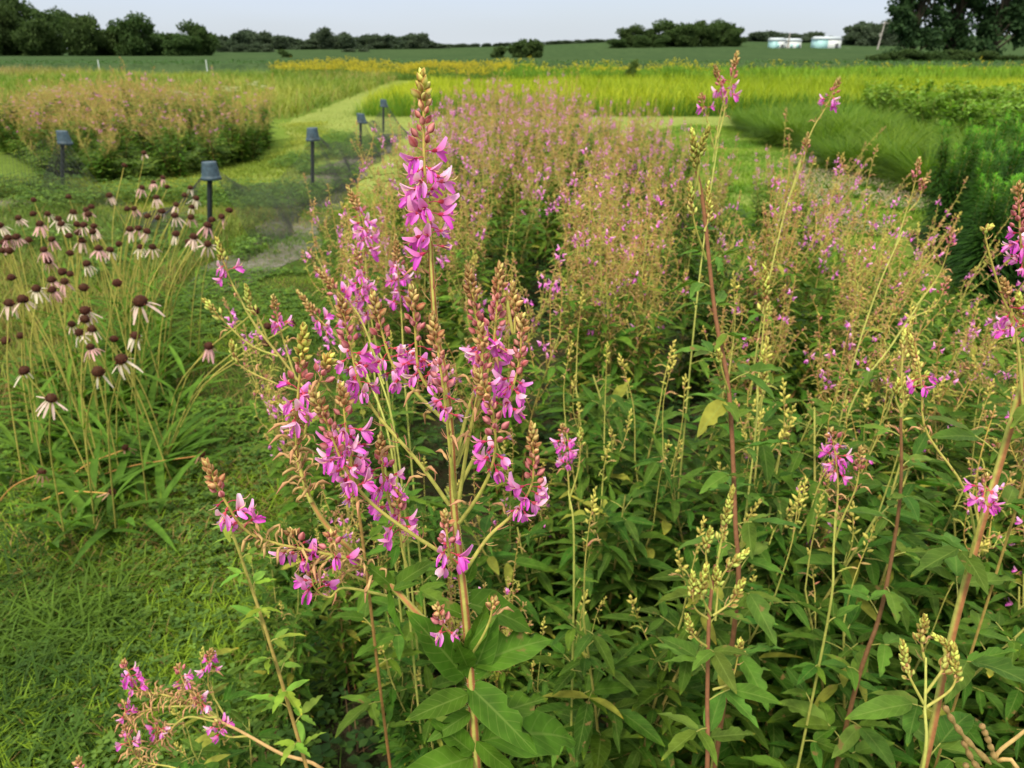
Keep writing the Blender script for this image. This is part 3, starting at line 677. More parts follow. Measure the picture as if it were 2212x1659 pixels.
single('sprawling trefoil of brown seed heads and pink blooms over the grass at lower left',
       [(720, 1690, .88), (600, 1625, .90), (520, 1580, .92), (470, 1555, .93), (420, 1520, .94)], .0034, 26, col=C_TAN * .8, col2=C_TAN, leaves=(.2, .45, 4, .07, .05),
       spikes=[([(480, 1560, .93), (420, 1520, .94), (350, 1500, .94), (300, 1490, .94), (268, 1430, .95)], dict(tip=.004, bud=.012, flw=.036, spent=.09, size=1.0, dry=2.5, pods=.8)),
               ([(500, 1570, .93), (470, 1520, .95), (450, 1480, .96), (455, 1405, .96)], s_(.012, .008, .014, .05)), ([(480, 1560, .93), (430, 1510, .94), (400, 1480, .94), (385, 1440, .95)], dict(tip=.003, bud=.01, flw=.016, spent=.05, size=1.0, dry=2.5, pods=.8)),
               ([(470, 1560, .93), (400, 1550, .93), (345, 1600, .92), (342, 1560, .92)], dict(tip=.002, bud=.004, flw=.016, spent=.06, size=1, dry=2.5, pods=.6)),
               ([(420, 1525, .94), (330, 1530, .93), (280, 1560, .92), (268, 1520, .92)], dict(tip=.002, bud=.004, flw=.018, spent=.06, size=1, dry=2.5, pods=.9)),
               ([(430, 1700, .86), (380, 1660, .88), (300, 1640, .88), (268, 1570, .88)], dict(tip=.006, bud=.02, flw=.012, spent=.06, size=1, dry=2.5, pods=.6)),
               ([(540, 1590, .92), (490, 1590, .92), (468, 1560, .92)], s_(.002, .004, .014, .03)), ([(470, 1550, .93), (440, 1545, .93), (432, 1505, .93)], s_(.002, .004, .012, .03))])
single('small pink spike poking in at the bottom left edge of the picture', [(190, 1760, .84), (180, 1710, .85)], .002, 27, leaves=(.3, .6, 2, .05, .04), spikes=[([(185, 1740, .85), (175, 1690, .85), (170, 1640, .86)], s_(.01, .01, .02, .01))])
single('thin arching pale green stalk with twigs and a touch of pink, left of centre',
       [(760, 1010, 1.10), (700, 900, 1.14), (620, 790, 1.18), (550, 700, 1.2), (505, 620, 1.22)], .0030, 28, leaves=(.3, .62, 6, .07, .05),
       spikes=[([(560, 720, 1.2), (505, 620, 1.22), (485, 570, 1.22), (470, 520, 1.22)], g_(.03, .01, .012, .05)), ([(600, 770, 1.18), (540, 745, 1.18), (480, 690, 1.18), (443, 650, 1.18)], g_(.02, .02, 0, .09)),
               ([(580, 740, 1.2), (560, 690, 1.2), (540, 660, 1.2), (532, 620, 1.2)], g_(.03, .02, 0, .02)), ([(660, 850, 1.16), (600, 830, 1.14), (520, 790, 1.14), (500, 740, 1.14)], g_(.02, .02, 0, .09)),
               ([(640, 820, 1.17), (620, 760, 1.18), (600, 690, 1.18), (590, 640, 1.18)], s_(.02, .02, .012, .03)), ([(690, 890, 1.14), (640, 880, 1.12), (590, 870, 1.1)], g_(.03, .01, 0, .04))])
single('young yellow green leafy stalk without flowers, standing between the lawn and the sharp plant',
       [(690, 1760, .82), (625, 1530, .86), (580, 1380, .88), (540, 1260, .9), (505, 1160, .9), (480, 1110, .9)], .0032, 30, leaves=(.45, .98, 22, .05, .03), tint=np.array([.15, .26, .03]))
for i, (lab, pts, spk) in enumerate([
    ('pink spike with a crooked tan tip, nearest left of the tallest spike', [(820, 900, 1.30), (800, 740, 1.34), (792, 640, 1.36)], [([(795, 680, 1.36), (790, 560, 1.38), (785, 480, 1.38), (752, 405, 1.38)], s_(.04, .01, .075, .08, size=1.25))]),
    ('pink spike with a straight tan tip directly left of the sharp main stem', [(880, 900, 1.32), (870, 740, 1.36)], [([(872, 780, 1.36), (866, 660, 1.38), (860, 600, 1.38), (855, 512, 1.38)], s_(.045, .01, .075, .04, size=1.25))]),
    ('leaning spike with pink skirt and bare tan tip over the lawn, upper of two', [(860, 980, 1.20), (810, 780, 1.26)], [([(830, 830, 1.24), (780, 690, 1.28), (730, 630, 1.3), (683, 580, 1.3)], s_(.045, .01, .03, .06, size=1.25))]),
    ('leaning spike with pink skirt and bare tan tip over the lawn, lower of two', [(850, 1000, 1.15), (790, 800, 1.22)], [([(800, 830, 1.22), (740, 740, 1.25), (690, 690, 1.26), (645, 632, 1.26)], s_(.045, .01, .03, .06, size=1.25))]),
    ('pink spike close behind the left shoulder of the sharp plant', [(840, 860, 1.3), (812, 740, 1.33)], [([(822, 800, 1.32), (800, 680, 1.33), (785, 620, 1.34), (770, 540, 1.34)], s_(.02, .02, .08, .04, size=1.2))]),
    ('tallest background spike on the right, pink bloom against the far soybean field', [(1500, 700, 1.75), (1530, 450, 1.85), (1555, 280, 1.92)], [([(1540, 350, 1.9), (1558, 240, 1.94), (1578, 180, 1.96), (1592, 115, 1.96)], s_(.03, .03, .04, .12, size=1.4)), ([(1550, 300, 1.9), (1565, 240, 1.92), (1560, 200, 1.92), (1545, 145, 1.92)], s_(.02, .03, .012, .05, size=1.3)), ([(1545, 330, 1.9), (1528, 260, 1.9), (1515, 205, 1.9)], s_(.01, .01, .012, .1, size=1.2))]),
    ('leaning pink collared spike on a long bare yellow stalk before the fine grass bed', [(1640, 720, 1.9), (1690, 480, 2.0), (1730, 350, 2.05)], [([(1720, 370, 2.05), (1755, 280, 2.08), (1785, 230, 2.1), (1812, 172, 2.1)], s_(.02, .02, .03, .05, size=1.4)), ([(1700, 440, 2.02), (1735, 350, 2.05), (1745, 290, 2.05)], s_(.03, .01, 0, .04, size=1.2))]),
    ('reddish forked seed stalk in front of the dark tall plants', [(1830, 840, 1.7), (1890, 640, 1.75), (1950, 500, 1.8)], [([(1935, 530, 1.8), (1960, 450, 1.82), (1975, 400, 1.82), (1985, 345, 1.82)], s_(.02, .03, 0, .1, size=1.3)), ([(1960, 460, 1.82), (1985, 430, 1.82), (1995, 390, 1.82)], s_(.01, .02, 0, .05, size=1.3))]),
    ('curved red seed stalk reaching toward the dark tall plants, right of the forked one', [(1830, 900, 1.6), (1930, 740, 1.65), (2010, 620, 1.7)], [([(1980, 660, 1.68), (2025, 600, 1.7), (2045, 550, 1.7), (2058, 495, 1.7)], s_(.01, .03, 0, .12, size=1.1)), ([(1960, 690, 1.66), (2020, 660, 1.66), (2048, 600, 1.66)], s_(.01, .03, 0, .1, size=1.1))]),
    ('upright spike of pale yellow buds beside the red stemmed stalk', [(1625, 1000, 1.2), (1640, 800, 1.25)], [([(1635, 850, 1.25), (1650, 700, 1.27), (1655, 640, 1.27), (1652, 573, 1.27)], g_(.06, .03, 0, .1, size=1.4)), ([(1630, 920, 1.22), (1650, 830, 1.22), (1648, 760, 1.22)], g_(.06, .02, 0, 0, size=1.3))]),
    ('drooping string of bright pink blooms amid tan twigs in the right foreground', [(1790, 1330, 1.0), (1800, 1200, 1.02), (1805, 1100, 1.04)], [([(1803, 1160, 1.03), (1810, 1060, 1.05), (1805, 990, 1.06), (1795, 930, 1.06)], s_(.01, .01, .055, .05, size=1.2)), ([(1800, 1180, 1.03), (1820, 1120, 1.02), (1850, 1050, 1.02), (1860, 970, 1.02)], s_(.02, .02, .0, .09, size=1.1))]),
    ('single spike with white pink florets just right of the sharp plant', [(1240, 1180, 1.1), (1228, 1060, 1.12)], [([(1232, 1100, 1.12), (1225, 1000, 1.13), (1215, 920, 1.13)], s_(.01, .01, .05, .04, size=1.1)), ([(1230, 1080, 1.12), (1250, 1010, 1.12), (1255, 930, 1.12)], g_(.02, .01, 0, .05))]),
    ('pale green branching bud stalk low in the right corner', [(1985, 1700, .66), (1998, 1520, .70), (2000, 1420, .73)], [([(2000, 1440, .73), (1990, 1380, .74), (1998, 1335, .74)], g_(.02, .02, 0, .02)), ([(1998, 1500, .71), (2040, 1440, .72), (2050, 1400, .73), (2020, 1375, .73)], g_(.04, .02, 0, 0)), ([(1995, 1520, .70), (1960, 1450, .71), (1950, 1390, .72)], g_(.03, .02, 0, 0)), ([(1998, 1530, .70), (2060, 1480, .71), (2062, 1400, .72)], g_(.04, .01, 0, 0))]),
]):
    single(lab, pts, .0026, 40 + i, col=C_STG * .8, col2=C_STG * 1.1, leaves=(.35, .8, 6, .075, .05), spikes=spk)

# one loose seed pod stalk in the lower right corner
PD = Plant('seed_pod_stalk', P(2230, 1800, .62) * np.array([1, 1, 0]) + np.array([0, 0, 0]), 'brown jointed seed pods on a hairy twig in the bottom right corner', seed=77)
pp = PD.stem([PD.base, PD.base + np.array([.02, 0, .5])] + PP([(2200, 1700, .60), (2150, 1640, .61), (2200, 1590, .61), (2240, 1560, .61)]), .003, .0016, 8, C_TAN, C_TAN)
for a in ([(2140, 1650), (2090, 1600), (2060, 1560), (2040, 1525)], [(2150, 1640), (2135, 1600), (2120, 1565)], [(2160, 1680), (2110, 1655), (2080, 1600)], [(2130, 1690), (2100, 1680), (2085, 1650)]):
    m = MB(); q = curve([P(x, y, .61) for x, y in a], 28)
    r_ = np.array([.0012 + .0022 * abs(math.sin(i * .55)) for i in range(28)]); r_[-1] = .0004
    tube(m, q, r_, 7, C_TAN * np.array([.7, .75, .7]), C_TAN * .6); PD.fin(m, 'seed_pod', M_BUD)

# ================================================================== TREFOIL BED (countable bushy plants)
def inpoly(x, y, poly):
    x = np.asarray(x); y = np.asarray(y); c = np.zeros(x.shape, bool); n = len(poly); j = n - 1
    for i in range(n):
        xi, yi = poly[i]; xj, yj = poly[j]
        m = ((yi > y) != (yj > y)) & (x < (xj - xi) * (y - yi) / (yj - yi + 1e-12) + xi); c ^= m; j = i
    return c

def spread(poly, n, rng, tries=30):
    """roughly even points in a polygon"""
    p = np.array(poly); lo, hi = p.min(0), p.max(0); out = []
    for _ in range(n):
        best, bd = None, -1
        for _ in range(tries // 3):
            while True:
                q = rng.uniform(lo, hi)
                if inpoly(q[0], q[1], poly): break
            d = min([np.hypot(*(q - o)) for o in out[-400:]] or [9])
            if d > bd: best, bd = q, d
        out.append(best)
    return out

BED = [(-.60, 1.30), (-.66, 2.2), (-.74, 3.2), (-.80, 6), (-.9, 9.5), (-.75, 12.6), (1.5, 12.6), (2.2, 9.8), (2.5, 7.6), (2.15, 6.0), (1.9, 4.6), (1.7, 3.4), (1.85, 2.6), (2.3, 1.25)]
BED_FRONT = [(-.55, 1.16), (-.62, 2.0), (1.9, 2.0), (1.6, 1.16)]
protos = {'flowering': [clump(100 + i, 'flowering') for i in range(4)], 'tan': [clump(120 + i, 'tan') for i in range(4)], 'green': [clump(140 + i, 'green') for i in range(5)],
          'far_flowering': [clump(105 + i, 'flowering', split=False) for i in range(4)], 'far_tan': [clump(125 + i, 'tan', split=False) for i in range(3)], 'bushy': [clump(160 + i, 'bushy', split=False) for i in range(4)]}
used = set()
def place(style, x, y, s, label, group, rng, tilt=.06, cat='wildflower', z=0.0, wide=1.0):
    pr = protos[style][rng.integers(len(protos[style]))]
    if pr.name in used: o = copy_tree(pr)
    else: o = pr; used.add(pr.name)
    o.location = (x, y, z); o.rotation_euler = (rng.uniform(-tilt, tilt), rng.uniform(-tilt, tilt), rng.uniform(0, 6.28)); o.scale = (s * wide, s * wide, s * rng.uniform(.94, 1.06))
    tag(o, label, cat, group); return o

rb = np.random.default_rng(5)
for q in spread(BED, 190, rb):
    x, y = q
    if x > .9 and y > 4 and rb.random() < .42: continue
    if y < 2.1:
        st = 'green' if rb.random() < .50 else 'tan'; s = rb.uniform(.86, 1.04) * (.85 if st == 'tan' else 1)
        if x < .1: s *= .72
        lab, gr = 'leafy green tick trefoil crowding the foot of the front stalks', 'leafy trefoils at the front of the bed'
    elif y < 5:
        st = rb.choice(['flowering', 'tan', 'green'], p=[.34, .48, .18]); s = rb.uniform(.76, 1.0)
        if x > 1.5: s *= .8
        lab, gr = 'pink and tan tick trefoil bush in the middle of the bed behind the front stalks', 'trefoil bushes in the middle of the bed'
    else:
        st = rb.choice(['far_flowering', 'far_tan'], p=[.68, .32]); s = rb.uniform(.74, 1.06)
        if x > .8: s *= .90 - .07 * min(2, x - .8)
        lab, gr = 'hazy pink tick trefoil bush at the far end of the trefoil bed', 'trefoil bushes at the far end of the bed'
    place(st, x, y, s, lab, gr, rb)
for q in spread(BED_FRONT, 34, rb):
    s = rb.uniform(.82, 1.02) * (.62 if q[0] < .05 else .88 if q[0] < .3 else 1)
    place('green', q[0], q[1] - .05, s, 'leafy green tick trefoil crowding the foot of the front stalks', 'leafy trefoils at the front of the bed', rb)
for q in spread([(1.1, 3.0), (1.2, 4.6), (1.9, 6.0), (2.3, 6.0), (1.9, 3.4)], 5, rb):
    o = place('tan' if rb.random() < .7 else 'flowering', q[0], q[1], rb.uniform(.85, 1.0), 'tan twiggy trefoil leaning right over the clearing toward the dark tall plants', 'trefoils leaning over the clearing', rb)
    o.rotation_mode = 'QUATERNION'; o.rotation_quaternion = Vector((0, 1, 0)).rotation_difference(Vector((0, 1, 0))) @ (Matrix.Rotation(rb.uniform(.35, .6), 3, 'Y') @ Matrix.Rotation(rb.uniform(0, 6.28), 3, 'Z')).to_quaternion()
LBED = [(-6.0, 10.3), (-4.7, 10.5), (-4.0, 12.5), (-4.4, 15), (-6, 17.5), (-11, 18.5), (-9.6, 15), (-7.4, 12.3)]
for q in spread(LBED, 90, rb):
    st = rb.choice(['far_flowering', 'bushy', 'far_tan'], p=[.07, .73, .2]); edge = min(1, .62 + .16 * min(np.hypot(q[0] - c[0], q[1] - c[1]) for c in LBED) ) * rb.uniform(.88, 1.15) * (1.06 - .035 * abs(q[0] + 5.4))
    place(st, q[0], q[1], rb.uniform(.80, 1.08) * edge, 'faded tan and pink trefoil bush in the separate bed beyond the netting posts', 'trefoil bushes in the bed beyond the posts', rb, wide=1.7)
for k in protos:
    for p in protos[k]:
        if p.name not in used:
            for c in list(p.children): bpy.data.objects.remove(c)
            bpy.data.objects.remove(p)

# ================================================================== CONEFLOWERS
def cone_head(mb_c, mb_p, c, up, s, rng, npet, pale, droop):
    """cone dome with spikes and reflexed ray petals"""
    rows, sides = 6, 10
    a = np.linspace(0, 2 * math.pi, sides, endpoint=False); V = []
    for i in range(rows):
        th = i / (rows - 1) * 1.5; V.append(np.stack([np.cos(a) * math.cos(th) * 1.0, np.sin(a) * math.cos(th), np.full(sides, math.sin(th) * 1.2 + .1)], 1) * rng.uniform(.93, 1.07, (sides, 1)))
    V = np.concatenate([np.stack([np.cos(a) * .7, np.sin(a) * .7, np.full(sides, -.25)], 1)] + V) * .0152 * s
    F = frames([up], [.2, 1, 0])[0]; F = np.stack([F[:, 0], F[:, 2], F[:, 1]], 1)
    i = np.arange(rows)[:, None] * sides; j = np.arange(sides)[None]; j2 = (j + 1) % sides
    q = np.stack([i + j, i + j2, i + sides + j2, i + sides + j], 2).reshape(-1, 4)
    hgt = np.clip(V[:, 2:3] / (.0135 * s), 0, 1)
    cc = np.array([.035, .010, .008]) * (1 - hgt) + np.array([.055, .020, .010]) * hgt
    mb_c.add(V @ F.T + c, q=q, col=cc)
    # spiky chaff
    D = nrm(rng.normal(size=(60, 3)) + np.array([0, 0, .9])); D = D[D[:, 2] > -.1]
    W = D @ F.T
    mb_c.inst(BUD_LO, frames(W) * np.where(np.ones(len(D)), .006 * s, 1)[:, None, None], c + W * .0142 * s, np.array([.075, .022, .012]) * rng.uniform(.3, 2.2, (len(D), 1)))
    miss = rng.random() * .45
    for k in range(npet):
        if rng.random() < miss: continue
        az = k / npet * 6.283 + rng.uniform(-.15, .15); dr = droop + rng.uniform(-.35, .4)
        out = F[:, 0] * math.cos(az) + F[:, 1] * math.sin(az)
        d = nrm(out * math.cos(dr) - F[:, 2] * math.sin(dr)); L_ = .043 * s * rng.uniform(.7, 1.2)
        T = T_petal(.085, 4, 3, .3, rng.uniform(-.35, .05), pale * .92, pale, .8)
        put(mb_p, T, d, F[:, 2], L_, c + out * .010 * s - F[:, 2] * .002 * s, [np.array([1, 1, 1]) * rng.uniform(.85, 1.1)])

PWH = np.array([.78, .68, .55]); PPK = np.array([.66, .38, .38])
C_CST = np.array([.44, .40, .09])
def coneflower(head, foot, kind, rng, big=1.0, label=None, bare=False, group=None):
    h = np.array(head, float); f = np.array(foot, float)
    root = empty('coneflower', f); rel = h - f
    ms = MB(); mid = rel * np.array([.42, .42, .62]); pth = curve([np.zeros(3), mid, rel], 12)
    col = C_CST * rng.uniform(.75, 1.15) * (np.array([1.1, .65, .8]) if kind == 'dry' else 1)
    tube(ms, pth, [.0028, .0024, .0022], 6, col * .8, col); ms.build('stem', M_STEM, root)
    t = nrm(pth[-1] - pth[-2]); up = nrm(t * .45 + np.array([rng.uniform(-.4, .4), rng.uniform(-.45, .2), 1]))
    mc, mp = MB(), MB()
    if kind == 'dark': n, pale, dr = 0, PPK, 1.2
    elif kind == 'dry': n, pale, dr = 10, np.array([.45, .27, .17]), .9
    elif kind == 'pink': n, pale, dr = int(rng.integers(9, 15)), PPK, rng.uniform(.7, 1.3)
    else: n, pale, dr = int(rng.integers(8, 15)), PWH * .6 + .4 * (PWH if rng.random() < .6 else PPK * 1.1), rng.uniform(.6, 1.25)
    cone_head(mc, mp, rel + up * .004, up, big * rng.uniform(.92, 1.12), rng, n, pale, dr)
    mc.build('cone', M_BUD, root)
    if mp.n: mp.build('petals', M_PETAL, root)
    if not bare:
        ml = MB(); nl = rng.integers(4, 7)
        for k in range(nl):
            az = rng.uniform(0, 6.28); L_ = rng.uniform(.18, .32)
            T = T_leaflet(8, 3, .055, .55 + rng.uniform(-.2, .3), .5, .006, 0, peak=.5)
            put(ml, T, (math.cos(az), math.sin(az), rng.uniform(.7, 2.2)), (0, 0, 1), L_, np.array([rng.uniform(-.05, .05), rng.uniform(-.05, .05), 0]) , [C_LEAF * np.array([1.15, 1.1, 1.2]) * rng.uniform(.7, 1.35)])
        for k in range(3):
            p = pth[rng.integers(1, 6)]; az = rng.uniform(0, 6.28)
            put(ml, T_leaflet(8, 3, .05, .35, .5, 0, 0, peak=.5), (math.cos(az), math.sin(az), 1.2), (0, 0, 1), rng.uniform(.10, .2), p, [C_LEAF * np.array([1.3, 1.15, 1.2]) * rng.uniform(.8, 1.35)])
        ml.build('leaves', M_LEAF2, root)
    LB = {'dark': 'coneflower with a bare dark cone and no petals in the flock on the left', 'dry': 'withered brown coneflower head on a dry stalk',
          'pink': 'coneflower with pink drooping petals among the flock on the left', 'white': 'coneflower with pale drooping petals among the flock on the left'}
    GR = {'dark': 'bare coneflower heads', 'dry': 'withered coneflowers', 'pink': 'pink coneflowers', 'white': 'pale coneflowers'}
    tag(root, label or LB[kind], 'coneflower', None if label else GR[kind])
    return root

A = [(933, 340, 'w'), (1050, 500, 'p'), (990, 530, 'p'), (915, 565, 'p'), (1010, 630, 'w'), (712, 615, 'w'), (1230, 565, 'w'), (1265, 635, 'w'), (1135, 675, 'w'), (1235, 690, 'w'), (870, 700, 'p'), (825, 705, 'd'), (1045, 720, 'w'),
     (1130, 745, 'w'), (1025, 760, 'd'), (1235, 755, 'p'), (1370, 775, 'd'), (1335, 810, 'p'), (1480, 715, 'd'), (1430, 755, 'p'), (1340, 930, 'w'), (1250, 885, 'w'), (1135, 865, 'w'), (945, 850, 'w'), (890, 830, 'p'), (838, 835, 'w'),
     (985, 950, 'w'), (905, 950, 'w'), (560, 710, 'p'), (592, 692, 'd'), (578, 740, 'd'), (472, 725, 'w'), (445, 625, 'd'), (220, 645, 'd'), (222, 735, 'd'), (310, 735, 'w'), (378, 765, 'w'), (400, 800, 'w'), (125, 760, 'w'), (262, 800, 'p'),
     (8, 810, 'w'), (340, 900, 'p'), (112, 885, 'p'), (610, 815, 'w'), (605, 850, 'w'), (545, 810, 'w'), (495, 805, 'd'), (450, 880, 'd'), (55, 890, 'p'), (60, 975, 'd'), (290, 970, 'p'), (320, 1040, 'p'), (15, 975, 'd'), (450, 990, 'd'),
     (565, 1060, 'w'), (525, 910, 'w'), (710, 970, 'w'), (410, 1115, 'd'), (450, 1125, 'd'), (80, 1150, 'd'), (420, 1175, 'p'), (340, 1165, 'p'), (240, 1220, 'w'), (345, 1230, 'p'), (545, 1215, 'd'), (150, 1290, 'd'), (760, 1185, 'd'),
     (30, 920, 'p'), (190, 905, 'd'), (800, 420, 'd'), (1190, 615, 'd'), (1080, 560, 'd'), (770, 930, 'd'), (955, 750, 'd'), (1215, 920, 'd'), (505, 860, 'd'), (640, 960, 'p')]
B = [(465, 465, 'w'), (520, 520, 'w'), (550, 435, 'd'), (555, 380, 'w'), (870, 540, 'w'), (735, 565, 'd'), (165, 770, 'w'), (140, 540, 'd'), (45, 575, 'd'), (155, 310, 'w'), (60, 335, 'w'), (590, 615, 'p'),
     (1635, 380, 'd'), (1720, 480, 'd'), (1875, 460, 'd'), (1710, 590, 'd'), (1350, 610, 'p'), (600, 500, 'w')]
K = {'w': 'white', 'p': 'pink', 'd': 'dark'}
rc = np.random.default_rng(31)
cf = [(x * .3348, y * .3348 + 219.4, k) for x, y, k in A] + [(x * .3348, y * .3348 + 548.6, k) for x, y, k in B]
for x, y, k in cf:
    ang = PITCH + math.atan((y - 829.5) / FPX)
    z = .86 if y < 520 else .80 if y < 700 else .62
    Y = float(np.clip((CAMH - z) / math.tan(ang), 1.75, 4.9)) * rc.uniform(.97, 1.05)
    hd = P(x, y, Y)
    lx = -.25 * (hd[0] + 1.5) + rc.uniform(-.12, .12)
    if x > 330 and y > 650: ft = (P(330, 900, 2.9)[0], 2.9, 0)
    elif x < 250: ft = (hd[0] + rc.uniform(-.18, .12), Y + rc.uniform(.0, .2), 0)
    else: ft = (hd[0] - .20 - .25 * (x - 250) / 250 * rc.uniform(.5, 1.3), Y + rc.uniform(-.1, .3), 0)
    if ft[1] < 2.25: ft = (ft[0] * 1.15, 2.3 + rc.uniform(0, .3), 0)
    coneflower(hd, ft, K[k], rc)
for px, py, Y, ft, kind, big, lab in [
    (305, 657, 2.05, (-1.35, 2.5, 0), 'white', 1.15, 'large coneflower with white drooping rays, highest of the near ones beside the lawn'),
    (265, 782, 2.0, (-1.40, 2.35, 0), 'white', 1.0, 'starry white coneflower leaning over the lawn edge, right of a similar star'),
    (212, 808, 2.0, (-1.50, 2.4, 0), 'white', 1.0, 'starry white coneflower with an off centre cone, left of a similar star'),
    (110, 866, 1.95, (-1.55, 2.3, 0), 'white', 1.0, 'lowest white coneflower with few long rays near the left edge')]:
    coneflower(P(px, py, Y), ft, kind, rc, big, lab)
for px, py, ftp, lab in [(435, 984, (165, 1005), 'withered coneflower head on a long brown stalk lying out over the lawn'), (272, 970, (120, 1010), 'small withered coneflower head just behind the long lying stalk'),
                         (90, 1022, (-20, 1050), 'round brown coneflower seed head low at the left edge'), (240, 1066, (80, 1040), 'small brown spent coneflower lying in the grass below the long stalk')]:
    g = G(*ftp, .12); h = G(px, py, .16)
    coneflower((h[0], h[1], .16), (g[0], g[1], .04), 'dry', rc, .85, lab, True)

# ================================================================== POSTS AND NETTING
M_POT = solid_mat('blue_grey_plastic', (.035, .065, .09), .55, .3, 40)
M_POST = solid_mat('dark_post', (.012, .018, .022), .6, .3, 30)
M_NET = solid_mat('black_net_cord', (.03, .035, .035), .8, .2, 10)
post_tops = []
for px, pt, pb, lab in [(135, 292, 415, 'leftmost pot capped dark post, in front of the tan trefoil bed'), (453, 362, 522, 'nearest dark post with an upturned bucket shaped blue grey pot on top'),
                        (675, 285, 412, 'dark post with pot cap where the mown grass meets the bare soil'), (779, 252, 335, 'second farthest dark post with a small pot cap'), (828, 220, 285, 'farthest dark post with a small pot cap near the tall grass')]:
    g = G(px, pb); Y = g[1]; top = P(px, pt, Y)
    root = empty('netting_post', (g[0], g[1], 0)); tag(root, lab, 'post', 'netting posts with pots on top')
    m = MB(); lean = (top[0] - g[0]); H_ = top[2]
    tube(m, curve([(0, 0, 0), (lean * .5, 0, H_ * .5), (lean, 0, H_)], 6), .022, 10, (1, 1, 1)); m.build('post', M_POST, root)
    m = MB(); tl = R.uniform(-.12, .12)
    a = [(0, .052), (.004, .060), (.0, .062), (-.02, .064), (-.11, .078), (-.12, .080), (-.122, .084), (-.148, .086), (-.148, .080), (-.11, .074), (-.02, .058)]
    pts = np.array([(lean + math.sin(tl) * z_, 0, H_ + .045 + z_ * 1.0) for z_, r_ in a])
    # lathe as rings
    sides = 20; an = np.linspace(0, 6.2832, sides, endpoint=False); V = np.concatenate([p + np.stack([np.cos(an) * r_, np.sin(an) * r_, np.sin(an) * 0 + np.cos(an) * r_ * tl], 1) for p, (z_, r_) in zip(pts, a)] + [pts[:1]])
    n = len(a); i = np.arange(n - 1)[:, None] * sides; j = np.arange(sides)[None]; j2 = (j + 1) % sides
    q = np.stack([i + j, i + sides + j, i + sides + j2, i + j2], 2).reshape(-1, 4)
    t3 = np.stack([np.full(sides, n * sides), np.arange(sides), (np.arange(sides) + 1) % sides], 1)
    m.add(V, q=q, t=t3); m.build('pot', M_POT, root)
    post_tops.append(top)
def net(a, b, label, sag=.12, out=(.5, -.2), n=26, m_=16):
    """netting strung over two posts and pegged to the ground"""
    mb = MB(); a = np.array(a); b = np.array(b); rng = np.random.default_rng(int(abs(a[0] * 100)))
    def pt(u, v):
        top = a * (1 - u) + b * u - np.array([0, 0, sag * 4 * u * (1 - u)])
        w = 1 - v; f = v ** .8
        return np.array([top[0] + out[0] * f * (1 + .25 * math.sin(u * 9)), top[1] + out[1] * f, max(.01, top[2] * (w ** 1.4)) + .02 * math.sin(u * 21 + v * 5)])
    for i in range(n * 2 + 1): tube(mb, [pt(i / n / 2, v) for v in np.linspace(0, 1, 9)], .0017, 3)
    for k in range(m_ * 2 + 1): tube(mb, [pt(u, k / m_ / 2) for u in np.linspace(0, 1, 14)], .0017, 3)
    o = mb.build('garden_netting', M_NET); tag(o, label, 'netting', None)
net(post_tops[1], post_tops[2], 'fine black netting sagging between the nearest pot topped post and the next one', .35, (.45, -.3), 40, 18)
net(post_tops[2], post_tops[3], 'fine black netting draped between the third and fourth posts', .25, (.35, -.3), 36, 16)
net(post_tops[3], post_tops[4], 'fine black netting draped between the two farthest posts', .2, (.5, -.3), 34, 14)
net(post_tops[0], post_tops[1], 'fine black netting low between the left post and the nearest post', .62, (-.3, -.4), 60, 10)
net(post_tops[0], (-7.6, 9.2, .1), 'fine black netting falling from the leftmost post to the ground', .05, (.1, -.3), 30, 14)

# ================================================================== LEFT TO RIGHT: BEDS OF OTHER PLANTS
def blade_tpl(seg=3, w=.05, bend=.35):
    v = np.linspace(0, 1, seg + 1); V = []; 
    for i, f in enumerate(v):
        ww = w * (1 - f) ** .7 if f < 1 else 0
        V += [(-ww, bend * f * f, f * (1 - .15 * f)), (ww, bend * f * f, f * (1 - .15 * f))]
    V = np.array(V[:-1]); q = [[2 * i, 2 * i + 1, 2 * i + 3, 2 * i + 2] for i in range(seg - 1)]; t = [[2 * seg - 2, 2 * seg - 1, 2 * seg]]
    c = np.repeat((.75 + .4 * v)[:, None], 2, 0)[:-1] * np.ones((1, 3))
    return dict(v=V, c=c, u=np.zeros((len(V), 2)), q=np.array(q), t=np.array(t))

def zrot(k, a, s, tilt=None):
    c, sn = np.cos(a), np.sin(a); M = np.zeros((k, 3, 3))
    M[:, 0, 0] = c; M[:, 0, 1] = -sn; M[:, 1, 0] = sn; M[:, 1, 1] = c; M[:, 2, 2] = 1
    if tilt is not None:
        T = np.zeros((k, 3, 3)); ct, st = np.cos(tilt), np.sin(tilt); T[:, 0, 0] = 1; T[:, 1, 1] = ct; T[:, 1, 2] = st; T[:, 2, 1] = -st; T[:, 2, 2] = ct
        M = M @ T
    return M * np.asarray(s).reshape(-1, 1, 1)

def vnoise(x, y, s, seed=0):
    """smooth value noise 0..1"""
    r = np.random.default_rng(seed); g = r.random((64, 64)); x = np.asarray(x) / s + 100.3; y = np.asarray(y) / s + 77.7
    xi = np.floor(x).astype(int); yi = np.floor(y).astype(int); fx = x - xi; fy = y - yi; fx = fx * fx * (3 - 2 * fx); fy = fy * fy * (3 - 2 * fy)
    a = g[xi % 64, yi % 64]; b = g[(xi + 1) % 64, yi % 64]; c = g[xi % 64, (yi + 1) % 64]; d = g[(xi + 1) % 64, (yi + 1) % 64]
    return a * (1 - fx) * (1 - fy) + b * fx * (1 - fy) + c * (1 - fx) * fy + d * fx * fy

